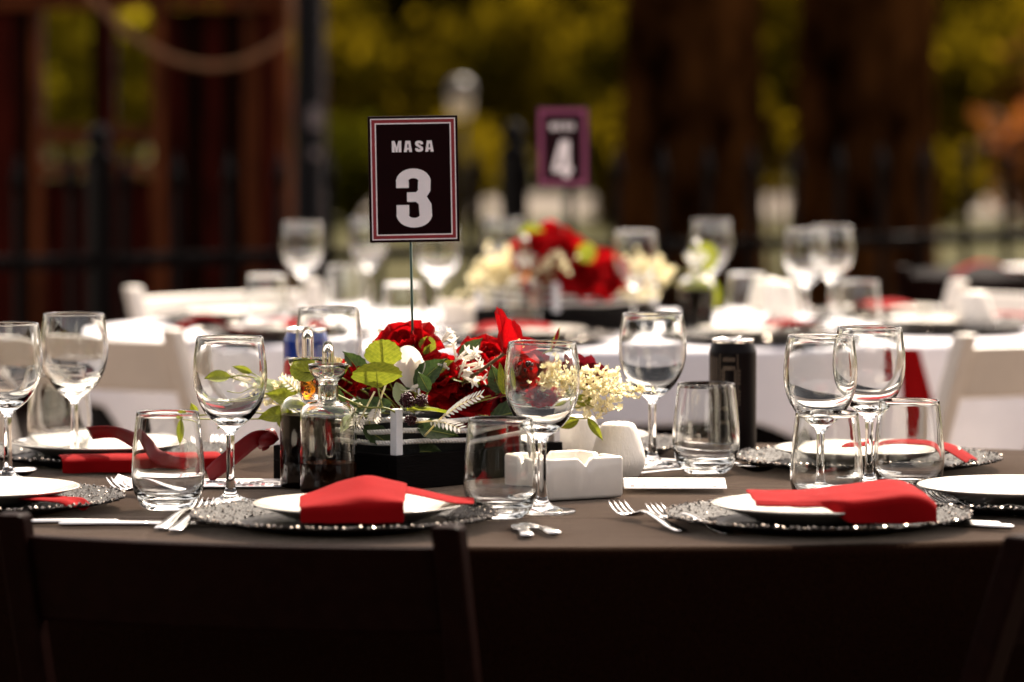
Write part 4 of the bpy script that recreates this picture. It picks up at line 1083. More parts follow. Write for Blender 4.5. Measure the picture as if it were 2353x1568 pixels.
def rose(p, axis, Rr, label, n=3, seed=0, group="red roses", foot=None, dark=False, cat="flower"):
    rnd = random.Random(seed); t = root_at("rose", p, axis, label, cat, group, rnd.random() * 6)
    lay_ = [(3, .50, 84), (4, .64, 74), (5, .80, 60), (6, .95, 42), (7, 1.0, 20)][-n - 1:] if n < 4 else [(3, .46, 86), (4, .60, 76), (5, .74, 64), (6, .88, 48), (7, 1.0, 30), (6, 1.02, 8)]
    for i, (k, f, el) in enumerate(lay_):
        o0 = rnd.random() * 6
        for j in range(k):
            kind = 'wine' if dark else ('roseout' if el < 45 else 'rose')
            add_petal(t, kind, rnd.randrange(4), Rr * f * rnd.uniform(.92, 1.08), o0 + 2 * math.pi * j / k + rnd.uniform(-.15, .15), R(el + rnd.uniform(-7, 7)), Rr * 0.05, Rr * 0.02 * i)
    stem_to(t, foot or foot_near(p))
    return t
def leaf_thing(p, axis_dir, L, kind, label, up=(0, -0.5, 1), group="leaves in the flower box", foot=None, stem=True, name="leaf", width=1.0):
    """a leaf whose blade runs along axis_dir from p; its upper face looks to 'up'"""
    x = Vector(axis_dir).normalized(); u = Vector(up); z = (u - x * u.dot(x)).normalized(); y = z.cross(x)
    t = put(name, None, None, p); t.rotation_mode = 'QUATERNION'
    t.rotation_quaternion = Matrix((x, y, z)).transposed().to_quaternion()
    tag(t, label, "leaf", group)
    o = put("leaf_blade", pm(kind, random.randrange(3)), t, scale=(L, L * width, L))
    b = MB(); b.tube([(0, 0, -.0004), (L * .5, 0, -.0002 - .03 * L), (L * .92, 0, -.09 * L)], [.0007, .0005, .0002], 5); b.build("midrib", M['stem'], o.parent)
    if stem: stem_to(t, foot or foot_near(p), 0.0009, bend=0.006)
    return t
CAMV = Vector((0, -1, 0.25))
# red roses and petals of the foreground arrangement
rose(W(1066, 912, 5.118), (0.1, -1, 0.55), 0.0420, "big open red rose in front of the box, just above the top rope", 4, 1)
rose(W(935, 815, 5.12), (-0.2, -0.75, 0.9), 0.038, "red rose behind the sign wire above the white petals", 3, 2)
rose(W(1115, 845, 5.16), (0.3, -0.8, 0.8), 0.036, "red rose beside the thorny stem", 3, 3)
rose(W(1168, 872, 5.10), (0.5, -1, 0.5), 0.032, "small red rose left of the foremost wine glass rim", 3, 4)
rose(W(790, 888, 5.09), (-0.3, -1, 0.6), 0.027, "red rose behind the funnel of the vinegar bottle", 3, 5)
rose(W(1095, 985, 5.135), (0.2, -1, 0.1), 0.034, "red rose sunk behind the lower ropes", 3, 6)
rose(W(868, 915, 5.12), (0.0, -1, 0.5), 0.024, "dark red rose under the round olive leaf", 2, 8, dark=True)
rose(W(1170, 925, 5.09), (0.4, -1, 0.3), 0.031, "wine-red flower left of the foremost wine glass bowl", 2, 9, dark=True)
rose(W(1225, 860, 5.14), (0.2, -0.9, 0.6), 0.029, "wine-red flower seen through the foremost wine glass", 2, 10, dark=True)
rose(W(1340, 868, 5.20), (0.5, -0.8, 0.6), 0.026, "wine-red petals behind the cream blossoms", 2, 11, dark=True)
rose(W(1010, 872, 5.10), (-0.1, -0.9, 0.8), 0.030, "red rose between the white lily and the tubular blossoms", 3, 21)
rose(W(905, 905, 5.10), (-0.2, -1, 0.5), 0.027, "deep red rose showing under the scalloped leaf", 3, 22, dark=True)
rose(W(1240, 935, 5.07), (0.3, -1, 0.4), 0.026, "red rose low behind the foremost wine glass bowl", 3, 24)
# tall red amaryllis on its thorny stem
pA = W(1160, 812, 5.06)
t = root_at("amaryllis", pA, (0.35, -0.35, 0.9), "upright red amaryllis with yellow stamens on a thorny stem", "flower", None, 0.4)
for az, el, L in ((2.6, 58, .052), (3.4, 70, .046), (0.2, 24, .038), (1.2, 42, .038), (-0.9, 14, .040), (5.0, 34, .034)):
    add_petal(t, 'poppy', int(az * 3) % 4, L, az, R(el), .002)
for k in range(5):
    b = MB(); a = k * 1.26; b.tube([(0, 0, .002), (.004 * math.cos(a) + .003, .004 * math.sin(a), .016), (.006 * math.cos(a) + .006, .006 * math.sin(a), .021)], [.0005, .0005, .0014], 6); b.build("stamen", M['yellow'], t)
inv = wmat(t).inverted()
b = MB(); s0, s1 = inv @ pA, inv @ W(1062, 882, 5.08)
b.tube([s0, s0.lerp(s1, .5) + Vector((.001, 0, .001)), s1], [.0019, .0021, .0022], 8)
stm = b.build("thorny_stem", M['twig'], t)
b = MB(); rnd = random.Random(5)
for k in range(26):
    q = s0.lerp(s1, rnd.random()); dv = Vector((rnd.uniform(-1, 1), rnd.uniform(-1, 1), rnd.uniform(-1, 1))).normalized()
    b.tube([q + dv * .0015, q + dv * .0042], [.0005, .0001], 4)
b.build("thorn_tuft", M['wheat'], stm)["kind"] = "stuff"
# big white petals
pB = W(948, 900, 5.07)
t = root_at("white_lily", pB, (-0.1, -0.5, 0.9), "large smooth white lily petals below the sign wire", "flower", None)
add_petal(t, 'lily', 0, .054, R(95), R(52)); add_petal(t, 'lily', 1, .034, R(-40), R(40)); add_petal(t, 'lily', 2, .030, R(-110), R(30)); add_petal(t, 'lily', 1, .040, R(30), R(55))
stem_to(t, foot_near(pB))
# tuberose buds
def tuberose(p, ax, n, L, label, seed):
    rnd = random.Random(seed); t = root_at("tuberose", p, ax, label, "flower", "white tubular blossoms")
    for i in range(n):
        a = rnd.random() * 6.28; el = R(rnd.uniform(15, 75)); c = Vector((rnd.uniform(-1, 1), rnd.uniform(-1, 1), rnd.uniform(0, 1))) * L * 0.55
        dv = Vector((math.cos(a) * math.cos(el), math.sin(a) * math.cos(el), math.sin(el)))
        b = MB(); b.tube([c, c + dv * L * .5, c + dv * L * .8], [.0011, .0017, .0025], 8); o = b.build("floret", M['whitepetal'], t)
        tip = c + dv * L * .78; q = Vector((0, 0, 1)).rotation_difference(dv)
        for k in range(5):
            m = Matrix.Translation(tip) @ q.to_matrix().to_4x4() @ Matrix.Rotation(k * 1.257 + a, 4, 'Z') @ Matrix.Rotation(-R(48), 4, 'Y')
            pt = put("petal", pm('tuber', k % 3), o); l, qq, s = m.decompose(); pt.location = l; pt.rotation_euler = qq.to_euler(); pt.scale = (L * .42,) * 3
    stem_to(t, foot_near(p)); return t
tuberose(W(1048, 846, 5.085), (0.8, -0.4, 0.5), 10, .026, "white tubular blossoms above the big open red rose", 1)
tuberose(W(905, 795, 5.16), (-0.5, 0, 1), 5, .021, "white blossoms rising left of the sign wire", 2)
tuberose(W(995, 800, 5.17), (0.2, 0, 1), 5, .020, "white blossoms rising right of the sign wire", 3)
tuberose(W(590, 905, 5.16), (-0.8, -0.3, 0.3), 5, .026, "white blossoms left of the box seen by the wine glass", 4)
# leaves: position, direction in the picture plane and upper face
def lf(px, py, d, dirv, L, kind, label, up=(0, -1, .35), width=1.0):
    return leaf_thing(W(px, py, d), dirv, L * 1.22, kind, label, up, width=width)
lf(880, 852, 5.03, (0.02, -.15, 1), .030, 'roundleaf', "round scalloped green leaf standing left of the white petals", width=1.25)
lf(868, 892, 4.99, (-.05, -.2, 1), .025, 'roundleaf', "wide olive leaf below the scalloped round leaf", width=2.0)
lf(738, 858, 5.02, (-1, -.2, .15), .030, 'roundleaf', "olive leaf behind the bottle stoppers", up=(0, -1, .5), width=.85)
lf(975, 815, 5.10, (.35, -.1, 1), .018, 'roundleaf', "small veined yellow-green leaf right of the sign wire")
lf(900, 930, 5.02, (-1, -.2, -.15), .036, 'darkleaf', "dark toothed leaf left under the olive leaf", up=(0, -.8, .8))
lf(862, 945, 5.00, (-1, 0, .25), .030, 'darkleaf', "dark toothed leaf nearest the vinegar bottle", up=(0, -.8, .8))
lf(955, 888, 5.06, (.9, -.2, .9), .040, 'darkleaf', "dark green leaf left of the big open red rose", up=(-.3, -1, .4))
lf(985, 900, 5.03, (-.5, -.3, 1), .022, 'darkleaf', "dark upright leaf beside the berries")
lf(1010, 860, 5.09, (1, -.1, -.15), .040, 'leaf', "bright green leaf above the big open red rose", up=(0, -.5, 1))
lf(1150, 905, 5.07, (-.3, -.2, 1), .030, 'darkleaf', "dark green leaf right of the thorny stem")
lf(1160, 910, 5.03, (-.15, -.2, 1), .034, 'leaf', "green edge-on leaf before the wine-red flower", width=.5)
lf(935, 942, 5.00, (1, -.3, .05), .042, 'leaf', "pale green edge-on leaf under the berries", up=(0, .05, 1), width=.8)
lf(910, 880, 5.05, (.35, -.2, -.9), .030, 'paleleaf', "pale grey-green leaf hanging below the olive leaf")
lf(820, 945, 5.02, (-.6, -.2, -.8), .026, 'paleleaf', "pale leaf behind the shoulder of the vinegar bottle")
lf(1350, 962, 5.05, (.55, -.2, -.75), .026, 'leaf', "green leaf hanging in front of the shakers", width=.6)
lf(1330, 965, 5.08, (-.9, -.1, -.3), .022, 'leaf', "green leaf at the foot of the cream blossoms")
lf(1262, 915, 5.08, (-1, -.1, -.2), .045, 'leaf', "long green leaf seen through the foremost wine glass", up=(0, -.5, 1))
lf(925, 1035, 5.045, (1, 0, -.05), .040, 'darkleaf', "dark leaf hanging behind the lowest rope", up=(0, -1, .2))
lf(640, 945, 5.12, (.5, -.3, -.8), .028, 'leaf', "green leaf inside the left ropes", up=(0, -1, .4))
lf(530, 872, 5.10, (-1, -.2, .02), .032, 'leaf', "yellow-green leaf tip seen through the left wine glass", up=(.1, -.7, .7))
lf(590, 862, 5.12, (-1, -.1, .35), .025, 'leaf', "narrow yellow leaf above its twin in the left wine glass", width=.6)
lf(452, 955, 5.08, (-.3, -.2, .7), .014, 'leaf', "small leaf peeping left of the left wine glass")
lf(424, 962, 5.06, (-.1, -.1, -1), .026, 'leaf', "hanging yellow-green leaf seen through the left tumbler", width=.7)
lf(690, 905, 5.08, (-1, -.1, .12), .030, 'paleleaf', "pale leaf left of the amber bottle neck")
lf(1270, 800, 5.16, (.35, -.1, 1), .022, 'leaf', "thin young leaf rising above the foremost wine glass rim", width=.4)
t = leaf_thing(W(1274, 795, 5.14), (.25, -.1, 1), .020, 'wine', "thin dark red curled petal above the foremost wine glass rim", (0, -1, .3), width=.25, name="curled_petal")
for i, (px, py, d, dv, L, kd, lab) in enumerate((
    (700, 930, 5.06, (-1, -.2, .35), .040, 'leaf', "green leaf reaching left above the left post"), (672, 950, 5.05, (-1, -.2, -.1), .034, 'leaf', "lower green leaf beside the left post"),
    (660, 905, 5.08, (-1, -.2, .5), .030, 'paleleaf', "pale leaf rising above the left post"), (790, 940, 5.02, (-.7, -.3, .7), .036, 'darkleaf', "dark leaf just right of the vinegar bottle neck"),
    (835, 985, 5.03, (.8, -.3, -.4), .036, 'darkleaf', "dark leaf drooping behind the middle rope left of the front post"), (960, 985, 5.02, (1, -.3, -.1), .040, 'darkleaf', "dark leaf behind the middle rope right of the front post"),
    (1130, 960, 5.06, (1, -.3, .3), .040, 'darkleaf', "dark leaf right of the big open red rose above the rope"), (1210, 955, 5.07, (1, -.3, .1), .036, 'leaf', "green leaf under the cream blossoms behind the wine glass"),
    (1060, 835, 5.12, (.6, -.1, .8), .032, 'darkleaf', "dark leaf among the white tubular blossoms"), (840, 870, 5.09, (-.6, -.1, .8), .034, 'darkleaf', "dark leaf left of the scalloped round leaf"),
    (985, 860, 5.07, (.8, -.2, .5), .028, 'leaf', "olive leaf right of the white lily petals"), (1300, 930, 5.06, (1, -.2, .2), .030, 'leaf', "green leaf under the large cream spray"))):
    lf(px, py, d, dv, L, kd, lab, up=(0, -.8, .6))
for k in range(30):     # filler foliage packed between the flowers
    rr2 = random.Random(40 + k); a = rr2.uniform(0, 6.28)
    p = Vector((BOXC.x + 0.09 * math.cos(a) * rr2.uniform(.5, 1), BOXC.y + 0.075 * math.sin(a) * rr2.uniform(.4, 1), TZ + rr2.uniform(.08, .11)))
    leaf_thing(p, (math.cos(a), math.sin(a), rr2.uniform(.1, .9)), rr2.uniform(.034, .055), ('darkleaf', 'darkleaf', 'leaf')[k % 3], "filler leaf packed low between the foreground flowers", (0, -.6, 1), group="filler leaves of the foreground flower box")
# vines with hanging stems
def vine(pts, label, rad=.0012, m=None):
    P = [W(*q) for q in pts]; b = MB(); out = []
    for i in range(len(P) - 1):
        p0, p1, p2, p3 = P[max(i - 1, 0)], P[i], P[i + 1], P[min(i + 2, len(P) - 1)]
        for k in range(6):
            s = k / 6; out.append(0.5 * ((2 * p1) + (p2 - p0) * s + (2 * p0 - 5 * p1 + 4 * p2 - p3) * s * s + (-p0 + 3 * p1 - 3 * p2 + p3) * s ** 3))
    out.append(P[-1]); b.tube(out, rad, 6); o = b.build("vine_stem", m or M['stem']); return tag(o, label, "stem", "trailing stems")
vine([(905, 980, 5.06), (915, 955, 5.0), (885, 938, 4.985), (840, 936, 4.985), (790, 915, 4.995), (770, 905, 5.03)], "yellow-green stem arching left from the front post")
vine([(868, 892, 4.99), (876, 925, 4.985), (880, 938, 4.985)], "short stem under the wide olive leaf", .0010)
vine([(700, 945, 5.08), (660, 905, 5.09), (620, 880, 5.1), (560, 868, 5.1), (525, 872, 5.1)], "yellow stem trailing into the left wine glass")
vine([(690, 950, 5.07), (640, 915, 5.08), (590, 905, 5.09), (555, 920, 5.08), (520, 912, 5.08)], "lower yellow stem curling left of the box")
vine([(660, 975, 5.07), (600, 950, 5.07), (540, 955, 5.06), (500, 985, 5.05)], "thin yellow stem hanging left of the box toward the ribbon", .0009)
vine([(1215, 890, 5.10), (1250, 860, 5.10), (1275, 835, 5.11), (1285, 815, 5.12)], "thin red stem seen inside the foremost wine glass", .0010, M['redberry'])
vine([(1120, 925, 5.04), (1160, 908, 5.02), (1200, 915, 5.04)], "curved wine-red stem left of the foremost wine glass", .0011, M['darkpetal'])
# white fern sprig
def fern(p0, p1, label, n, L, up, m='fern', taper=True):
    p0, p1 = Vector(p0), Vector(p1); x = (p1 - p0).normalized(); u = Vector(up); z = (u - x * u.dot(x)).normalized(); y = z.cross(x); Ln = (p1 - p0).length
    t = put("fern_sprig", None, None, p0); t.rotation_mode = 'QUATERNION'; t.rotation_quaternion = Matrix((x, y, z)).transposed().to_quaternion(); tag(t, label, "fern", "white fern sprigs")
    b = MB(); b.tube([(-.03, 0, -.01), (0, 0, 0), (Ln * .5, 0, .003), (Ln, 0, 0)], [.0011, .0010, .0008, .0004], 6); b.build("rachis", M['creampetal'], t)
    for i in range(n):
        f = (i + .6) / n
        for s in (-1, 1):
            l = L * (0.45 + 0.75 * math.sin(math.pi * (0.15 + 0.75 * (1 - f)))) * 0.8
            o = put("leaflet", pm('fern', i % 3), t, (Ln * f, 0, .003 * math.sin(math.pi * f)), (R(8) * s, R(4), s * R(52)), (l, l * .72, l))
    return t
fern(W(1012, 962, 4.985), W(1106, 908, 4.965), "white fern sprig lying in front of the big open red rose", 11, .0155, (0, -.7, 1))
fern(W(985, 968, 4.99), W(1058, 985, 4.965), "cream fern sprig drooping over the top rope", 8, .015, (0, -.7, 1))
fern(W(688, 905, 5.07), W(652, 868, 5.05), "small white fern left of the amber bottle neck", 6, .010, (0, -1, .3))
fern(W(880, 790, 5.15), W(905, 752, 5.16), "tiny white fern above the red rose", 6, .007, (0, -1, 0))
fern(W(835, 950, 4.985), W(818, 985, 4.98), "white toothed sprig beside the vinegar bottle shoulder", 5, .012, (0, -1, .2))
fern(W(868, 935, 4.985), W(858, 965, 4.98), "white toothed sprig left of the front post", 5, .012, (0, -1, .2))
# berries
def berries(p, n, r, label, m, seed, spread):
    rnd = random.Random(seed); t = empty("berry_cluster", p, 0, label, "berries", "berry clusters")
    sp = MB(); sp.lathe([(0.0001, -1), (.5, -.87), (.87, -.5), (1, 0), (.87, .5), (.5, .87), (0.0001, 1)], 10); me = sp.mesh("berry", m)
    for k in range(n):
        while 1:
            v = Vector((rnd.uniform(-1, 1), rnd.uniform(-1, 1), rnd.uniform(-1, 1)))
            if .55 < v.length < 1: break
        put("berry", me, t, (v.x * spread[0], v.y * spread[1], v.z * spread[2]), scale=r * rnd.uniform(.8, 1.15))
    return t
berries(W(935, 920, 4.995), 110, .0016, "dark blackberry-like fruit beside the big open red rose", M['berry'], 1, (.0085, .007, .008))
berries(W(968, 922, 4.99), 90, .0015, "second dark fruit touching the big open red rose", M['berry'], 2, (.0075, .006, .007))
berries(W(943, 965, 5.00), 50, .0015, "dark fruit half hidden below the pale edge-on leaf", M['berry'], 3, (.007, .006, .006))
berries(W(888, 858, 5.045), 46, .0018, "red raspberry-like fruit behind the wide olive leaf", M['redberry'], 4, (.008, .006, .009))
berries(W(1207, 845, 5.08), 6, .0028, "shiny dark berries seen through the foremost wine glass", M['berry'], 5, (.006, .005, .008))
berries(W(1012, 843, 5.06), 14, .0017, "white bud cluster above the dark leaf", M['whitepetal'], 6, (.011, .005, .006))
# cream stamens tuft
t = root_at("stamen_tuft", W(772, 862, 5.06), (0.1, -.2, 1), "cream spiky tuft right of the bottle stoppers", "flower")
for k in range(30):
    rnd = random.Random(k); a = rnd.random() * 6.28; el = R(rnd.uniform(40, 88)); L = rnd.uniform(.012, .022); dv = Vector((math.cos(a) * math.cos(el), math.sin(a) * math.cos(el), math.sin(el)))
    b = MB(); b.tube([(0, 0, 0), dv * L * .6, dv * L + Vector((.001, 0, .001))], [.0005, .0005, .0009], 5); b.build("stamen", M['wheat'], t)
stem_to(t, foot_near(t.location))
# cream blossom sprays
def blossom_mesh(var):
    b = MB(); rnd = random.Random(var)
    for k in range(5):
        a = k * 1.257 + rnd.uniform(-.2, .2); el = R(rnd.uniform(15, 55)); L = rnd.uniform(.8, 1.1)
        ca, sa = math.cos(a), math.sin(a)
        def pnt(r, w, z): return (r * ca - w * sa, r * sa + w * ca, z)
        ce, se = math.cos(el), math.sin(el)
        b.add([(0, 0, 0), pnt(.5 * L * ce, .34 * L, .5 * L * se + .08), pnt(L * ce, .12 * L, L * se), pnt(L * ce, -.12 * L, L * se), pnt(.5 * L * ce, -.34 * L, .5 * L * se + .08), pnt(.55 * L * ce, 0, .5 * L * se - .05)],
              [(0, 5, 1), (1, 5, 2), (2, 5, 3), (3, 5, 4), (4, 5, 0)], True)
    return b.mesh("blossom", M['creampetal'])
BM = [blossom_mesh(k) for k in range(4)]
def spray(p0, tips, label, nb, size, seed, group="cream blossom sprays"):
    rnd = random.Random(seed); p0 = Vector(p0); t = empty("blossom_spray", p0, 0, label, "blossom spray", group)
    for tip, spread, cnt in tips:
        tip = Vector(tip) - p0
        b = MB(); mid = tip * .5 + Vector((0, 0, .006)); b.tube([(0, 0, 0), mid, tip], [.0012, .0010, .0007], 6); br = b.build("branch", M['stem'], t)
        for k in range(cnt):
            f = rnd.uniform(.45, 1.08); c = mid.lerp(tip, max(0, (f - .5) * 2)) if f > .5 else mid * (f * 2)
            v = Vector((rnd.gauss(0, 1), rnd.gauss(0, .8), rnd.gauss(0, 1))) * spread * (1.15 - .5 * f)
            e = c + v
            if k % 3 == 0:
                b = MB(); b.tube([c, e], .00045, 4); b.build("stalk", M['wheat'], br)
            o = put("blossom", BM[rnd.randrange(4)], br, e, (rnd.uniform(-1.2, 1.2), rnd.uniform(-1.2, 1.2), rnd.uniform(0, 6)), size * rnd.uniform(.75, 1.25))
    return t
pS = W(1235, 905, 5.10)
spray(pS, [(W(1400, 868, 5.08), .0105, 64), (W(1462, 900, 5.06), .0085, 52), (W(1385, 945, 5.04), .0100, 60), (W(1425, 905, 5.04), .0100, 54)], "large cream blossom spray reaching right toward the black can", 0, .0062, 1)
spray(W(1225, 915, 5.08), [(W(1285, 845, 5.06), .0095, 44), (W(1310, 880, 5.05), .0090, 44), (W(1270, 885, 5.04), .007, 28)], "cream blossom spray seen through the foremost wine glass", 0, .0060, 2)
spray(W(690, 925, 5.09), [(W(640, 900, 5.08), .009, 22), (W(650, 935, 5.07), .008, 16), (W(600, 915, 5.07), .009, 24), (W(665, 880, 5.08), .009, 24)], "small cream blossom spray left of the sauce bottles", 0, .0052, 3)
spray(W(840, 960, 5.03), [(W(815, 945, 4.995), .005, 7), (W(850, 975, 4.99), .005, 7)], "small cream blossoms beside the vinegar bottle shoulder", 0, .0050, 4)

# ribbons
def ribbon(pts, wd, label, tw):
    b = MB(); P = [Vector(q) for q in pts]; out = []
    for i in range(len(P) - 1):
        p0, p1, p2, p3 = P[max(i - 1, 0)], P[i], P[i + 1], P[min(i + 2, len(P) - 1)]
        for k in range(8):
            s = k / 8; out.append((0.5 * ((2 * p1) + (p2 - p0) * s + (2 * p0 - 5 * p1 + 4 * p2 - p3) * s * s + (-p0 + 3 * p1 - 3 * p2 + p3) * s ** 3), i + s))
    out.append((P[-1], len(P) - 1))
    vs_ = []; n = len(out)
    for i, (p, s) in enumerate(out):
        t = (out[min(i + 1, n - 1)][0] - out[max(i - 1, 0)][0]).normalized()
        k = min(int(s), len(tw) - 2); a = R(lerp(tw[k], tw[k + 1], s - k)); 
        side = t.cross(Vector((0, 1, 0))).normalized()
        side = Quaternion(t, a) @ side
        for j in range(5): vs_.append(p + side * wd * (j / 4 - .5))
    fs = [(i * 5 + j, i * 5 + j + 1, i * 5 + j + 6, i * 5 + j + 5) for i in range(n - 1) for j in range(4)]
    b.add(vs_, fs); o = b.build("ribbon", M['ribbon'], solid=.0004)
    return tag(o, label, "ribbon", "red satin ribbons")
ribbon([W(205, 996, 5.235), W(262, 994, 5.205), W(318, 1018, 5.16), W(352, 1048, 5.13), W(400, 1066, 5.11), W(446, 1068, 5.10)], .019, "satin ribbon looping from the far left plate down to the cloth", [25, 35, 5, -25, 20, 35])
ribbon([W(478, 1094, 5.09), W(505, 1072, 5.08), W(545, 1040, 5.075), W(585, 1010, 5.07), W(612, 1004, 5.08)], .020, "satin ribbon tail rising to the bow on the flower box", [-35, -15, 10, 20, 40])
tb = empty("ribbon_bow", W(612, 1006, 5.10), 0, "red satin bow tied at the left corner of the flower box", "bow", "red satin ribbons")
b = MB(); b.tube([(-.010, -.018, -.004), (-.002, -.020, 0), (.006, -.020, .003), (.012, -.018, .006)], [(.008, .009), (.009, .010), (.009, .010), (.007, .008)], 12); b.build("knot", M['ribbon'], tb)
for s, e in ((1, -.014),):
    b = MB()
    def f(u, v, s=s, e=e):
        a = u * math.pi * 1.6; return (s * .012 * math.sin(a) * .8 - .004, -.018 - .004 * math.cos(a), .012 * (1 - math.cos(a)) * .6 + e + .004 * v)
    b.grid(f, 10, 3); b.build("loop", M['ribbon'], tb, solid=.0005)

# ------------------------------------------------------------------ arrangement on the white table (blurred)
def off(px, py, d): return W(px, py, d)
C2 = Vector((off(1300, 740, 8.06).x, 8.06))
fb2 = copy_tree([o for o in COL.objects if o.name == "flower_box"][0])
fb2.location = (C2.x - 0.02, C2.y - 0.17, TZ); tag(fb2, "blurred flower box with white ropes on the white table", "flower box", "rope-railed flower boxes")
FN = lambda p: foot_near(p, .35, C2)
for i, (px, py, d, r) in enumerate(((1230, 600, 8.0, .05), (1300, 615, 7.95, .055), (1345, 640, 7.92, .045), (1385, 640, 8.0, .05), (1255, 650, 7.95, .045), (1265, 565, 8.1, .04))):
    p = off(px, py, d)
    rose(p, (random.uniform(-.4, .4), -1, .5), r, ["blurred red rose at the upper left of the far bouquet", "largest blurred red rose in the middle of the far bouquet", "blurred red rose below the middle of the far bouquet", "blurred red rose at the right of the far bouquet", "blurred red rose low at the left of the far bouquet", "blurred red rose at the very top of the far bouquet"][i], 3, 60 + i, "blurred red roses of the far bouquet", FN(p))
for i, (px, py, d, lab, n) in enumerate(((1110, 640, 8.0, "blurred cream blossoms at the left of the far bouquet", 130), (1150, 615, 8.05, "blurred cream blossoms upper left in the far bouquet", 90), (1500, 640, 8.0, "blurred cream blossoms at the right of the far bouquet", 110), (1250, 630, 7.88, "pale blossoms in front of the far roses", 24))):
    p = off(px, py, d); base = Vector(FN(p))
    spray(base, [(p, .026, n // 2), (p + Vector((.02, 0, .015)), .024, n // 2)], lab, 0, .0105, 80 + i, "blurred cream sprays of the far bouquet")
for i, (px, py, d, L, lab) in enumerate(((1560, 650, 8.0, .085, "bright green leaf at the right end of the far bouquet"), (1200, 565, 8.05, .05, "bright green leaf at the top of the far bouquet"), (1590, 620, 8.05, .06, "second green leaf right of the far bouquet"), (1330, 600, 7.9, .04, "olive leaf among the far roses"))):
    p = off(px, py, d); leaf_thing(p, (.5, -.2, .5 if i else -.3), L, 'roundleaf', lab, (0, -1, .4), "leaves of the far bouquet", FN(p))
b3 = make_bottle("blurred amber-looking sauce bottle beside the far flower box", True, 0.3); p = T(1205, 772); b3.location = (p.x, p.y, TZ)
b4 = make_bottle("blurred dark sauce bottle right of the far bouquet", False, 1.02); p = T(1600, 770); b4.location = (p.x, p.y, TZ)

# ------------------------------------------------------------------ third table at far right
oval = empty("banquet_table", (1.52, 10.3, 0), 0, "black-covered table far away at the right edge", "table")
b = MB(); b.lathe([(0.0001, .75), (.55, .75), (.60, .745), (.605, .72), (.63, .35), (.66, .02)], 48); b.build("black_cover", M['skirt'], oval)
PL.at((1.24, 10.02, TZ), 0, "blurred white plate on the black table at right edge", "white dinner plates", "plate")
def napG(u, v): return (lerp(-.07, .07, u), lerp(-.05, .05, v), .01 + .03 * math.sin(u * 3.1))
fold_cloth("napkin", napG, 10, 6, (1.08, 9.95, TZ), 0, "blurred red napkin on the black table at far right")
p = (0.98, 9.7); chair_at(BC, (0.86, 9.55), (1.19, 9.27), "black folding chair blurred in front of the far black table", "black folding chairs")
chair_at(BC, (1.30, 9.25), (1.68, 9.40), "black folding chair blurred at the far right edge", "black folding chairs")

# ------------------------------------------------------------------ iron fence
FA, FB = Vector((W(-400, 600, 10.8).x, 10.8)), Vector((W(2900, 540, 13.3).x, 13.3))
def make_fence():
    t = empty("iron_fence", (FA.x, FA.y, 0), 0, "black iron picket fence running behind the tables", "fence")
    dv = FB - FA; L = dv.length; e = dv / L; rz = math.atan2(e.y, e.x)
    t.rotation_euler = (0, 0, rz)
    for z in (0.735, 0.12):
        b = MB(); b.box((L / 2, 0, z), (L, .022, .034)); b.build("rail", M['iron'], t, bevel=.003)
    pk = MB(); pk.box((0, 0, .46), (.016, .016, .92)); pk.tube([(0, 0, .915), (0, 0, .935), (0, 0, .965), (0, 0, 1.02)], [.010, .019, .014, .001], 8)
    me = pk.mesh("picket", M['iron'])
    x = 0.06; k = 0; posts = []
    while x < L - .05:
        put("picket", me, t, (x, -.0195, 0)); x += .152
    po = MB(); po.box((0, 0, .50), (.05, .05, 1.0)); po.lathe([(.0001, 1.0), (.032, 1.0), (.034, 1.012), (.018, 1.022), (.03, 1.045), (.03, 1.06), (.016, 1.085), (.0001, 1.09)], 16)
    pme = po.mesh("post", M['iron'])
    for px in (228, 1180):
        # along the fence where this bearing meets it
        a = (px - 1176.5) / FPX
        s = (a * FA.y - FA.x) / (e.x - a * e.y)
        put("post", pme, t, (s, 0.0, 0))
    return t
make_fence()

# ------------------------------------------------------------------ wooden pavilion on the left
PD = 15.3
def X(px, d=PD): return (px - 1176.5) * d / FPX
def Z(py, d=PD): return CAMZ - (py - 150) * d / FPX
pav = empty("wooden_pavilion", (X(340), PD, 0), 0, "dark red-brown wooden pavilion with two narrow window openings at left", "pavilion")
ox, oy = X(340), PD
def pboard(nm, x0, x1, z0, z1, y0, y1, m, parent=None):
    b = MB(); b.box(((x0 + x1) / 2 - ox, (y0 + y1) / 2 - oy, (z0 + z1) / 2), (x1 - x0, y1 - y0, z1 - z0)); return b.build(nm, m, parent or pav, bevel=.004)
xl, xr = X(-330), X(672)
for (a, c, m) in ((-330, -280, 'redwood'), (-20, 40, 'redwood'), (41, 76, 'umberwood'), (77, 100, 'brownwood'), (216, 240, 'umberwood'), (241, 268, 'redwood'), (352, 384, 'brownwood'), (604, 636, 'redwood'), (637, 672, 'brownwood')):  # lighter brown strips put the light on the post edges into the wood tone
    pboard("post", X(a), X(c), 0, 2.5, PD - .06, PD + .06, M[m])
pboard("beam", xl, xr, Z(22), 2.52, PD - .075, PD - .0615, M['redwood'])
pboard("top_rail", xl, xr, Z(22), Z(-6), PD - .10, PD - .0765, M['brownwood'])
for a, c in ((100, 216), (268, 352)):
    pboard("window_sill", X(a), X(c), Z(405), Z(372), PD - .07, PD + .05, M['brownwood'])
    pboard("window_rail", X(a) + .001, X(c) - .001, Z(330), Z(292), PD - .03, PD + .03, M['brownwood'])
    n = 3 if c - a > 100 else 2
    for k in range(n):
        w0 = X(a) + (X(c) - X(a)) * k / n + .004; w1 = X(a) + (X(c) - X(a)) * (k + 1) / n - .004
        pboard("lower_plank", w0, w1, 0.05, Z(410), PD - .012, PD + .012, M['redwood'])
x0 = X(384)
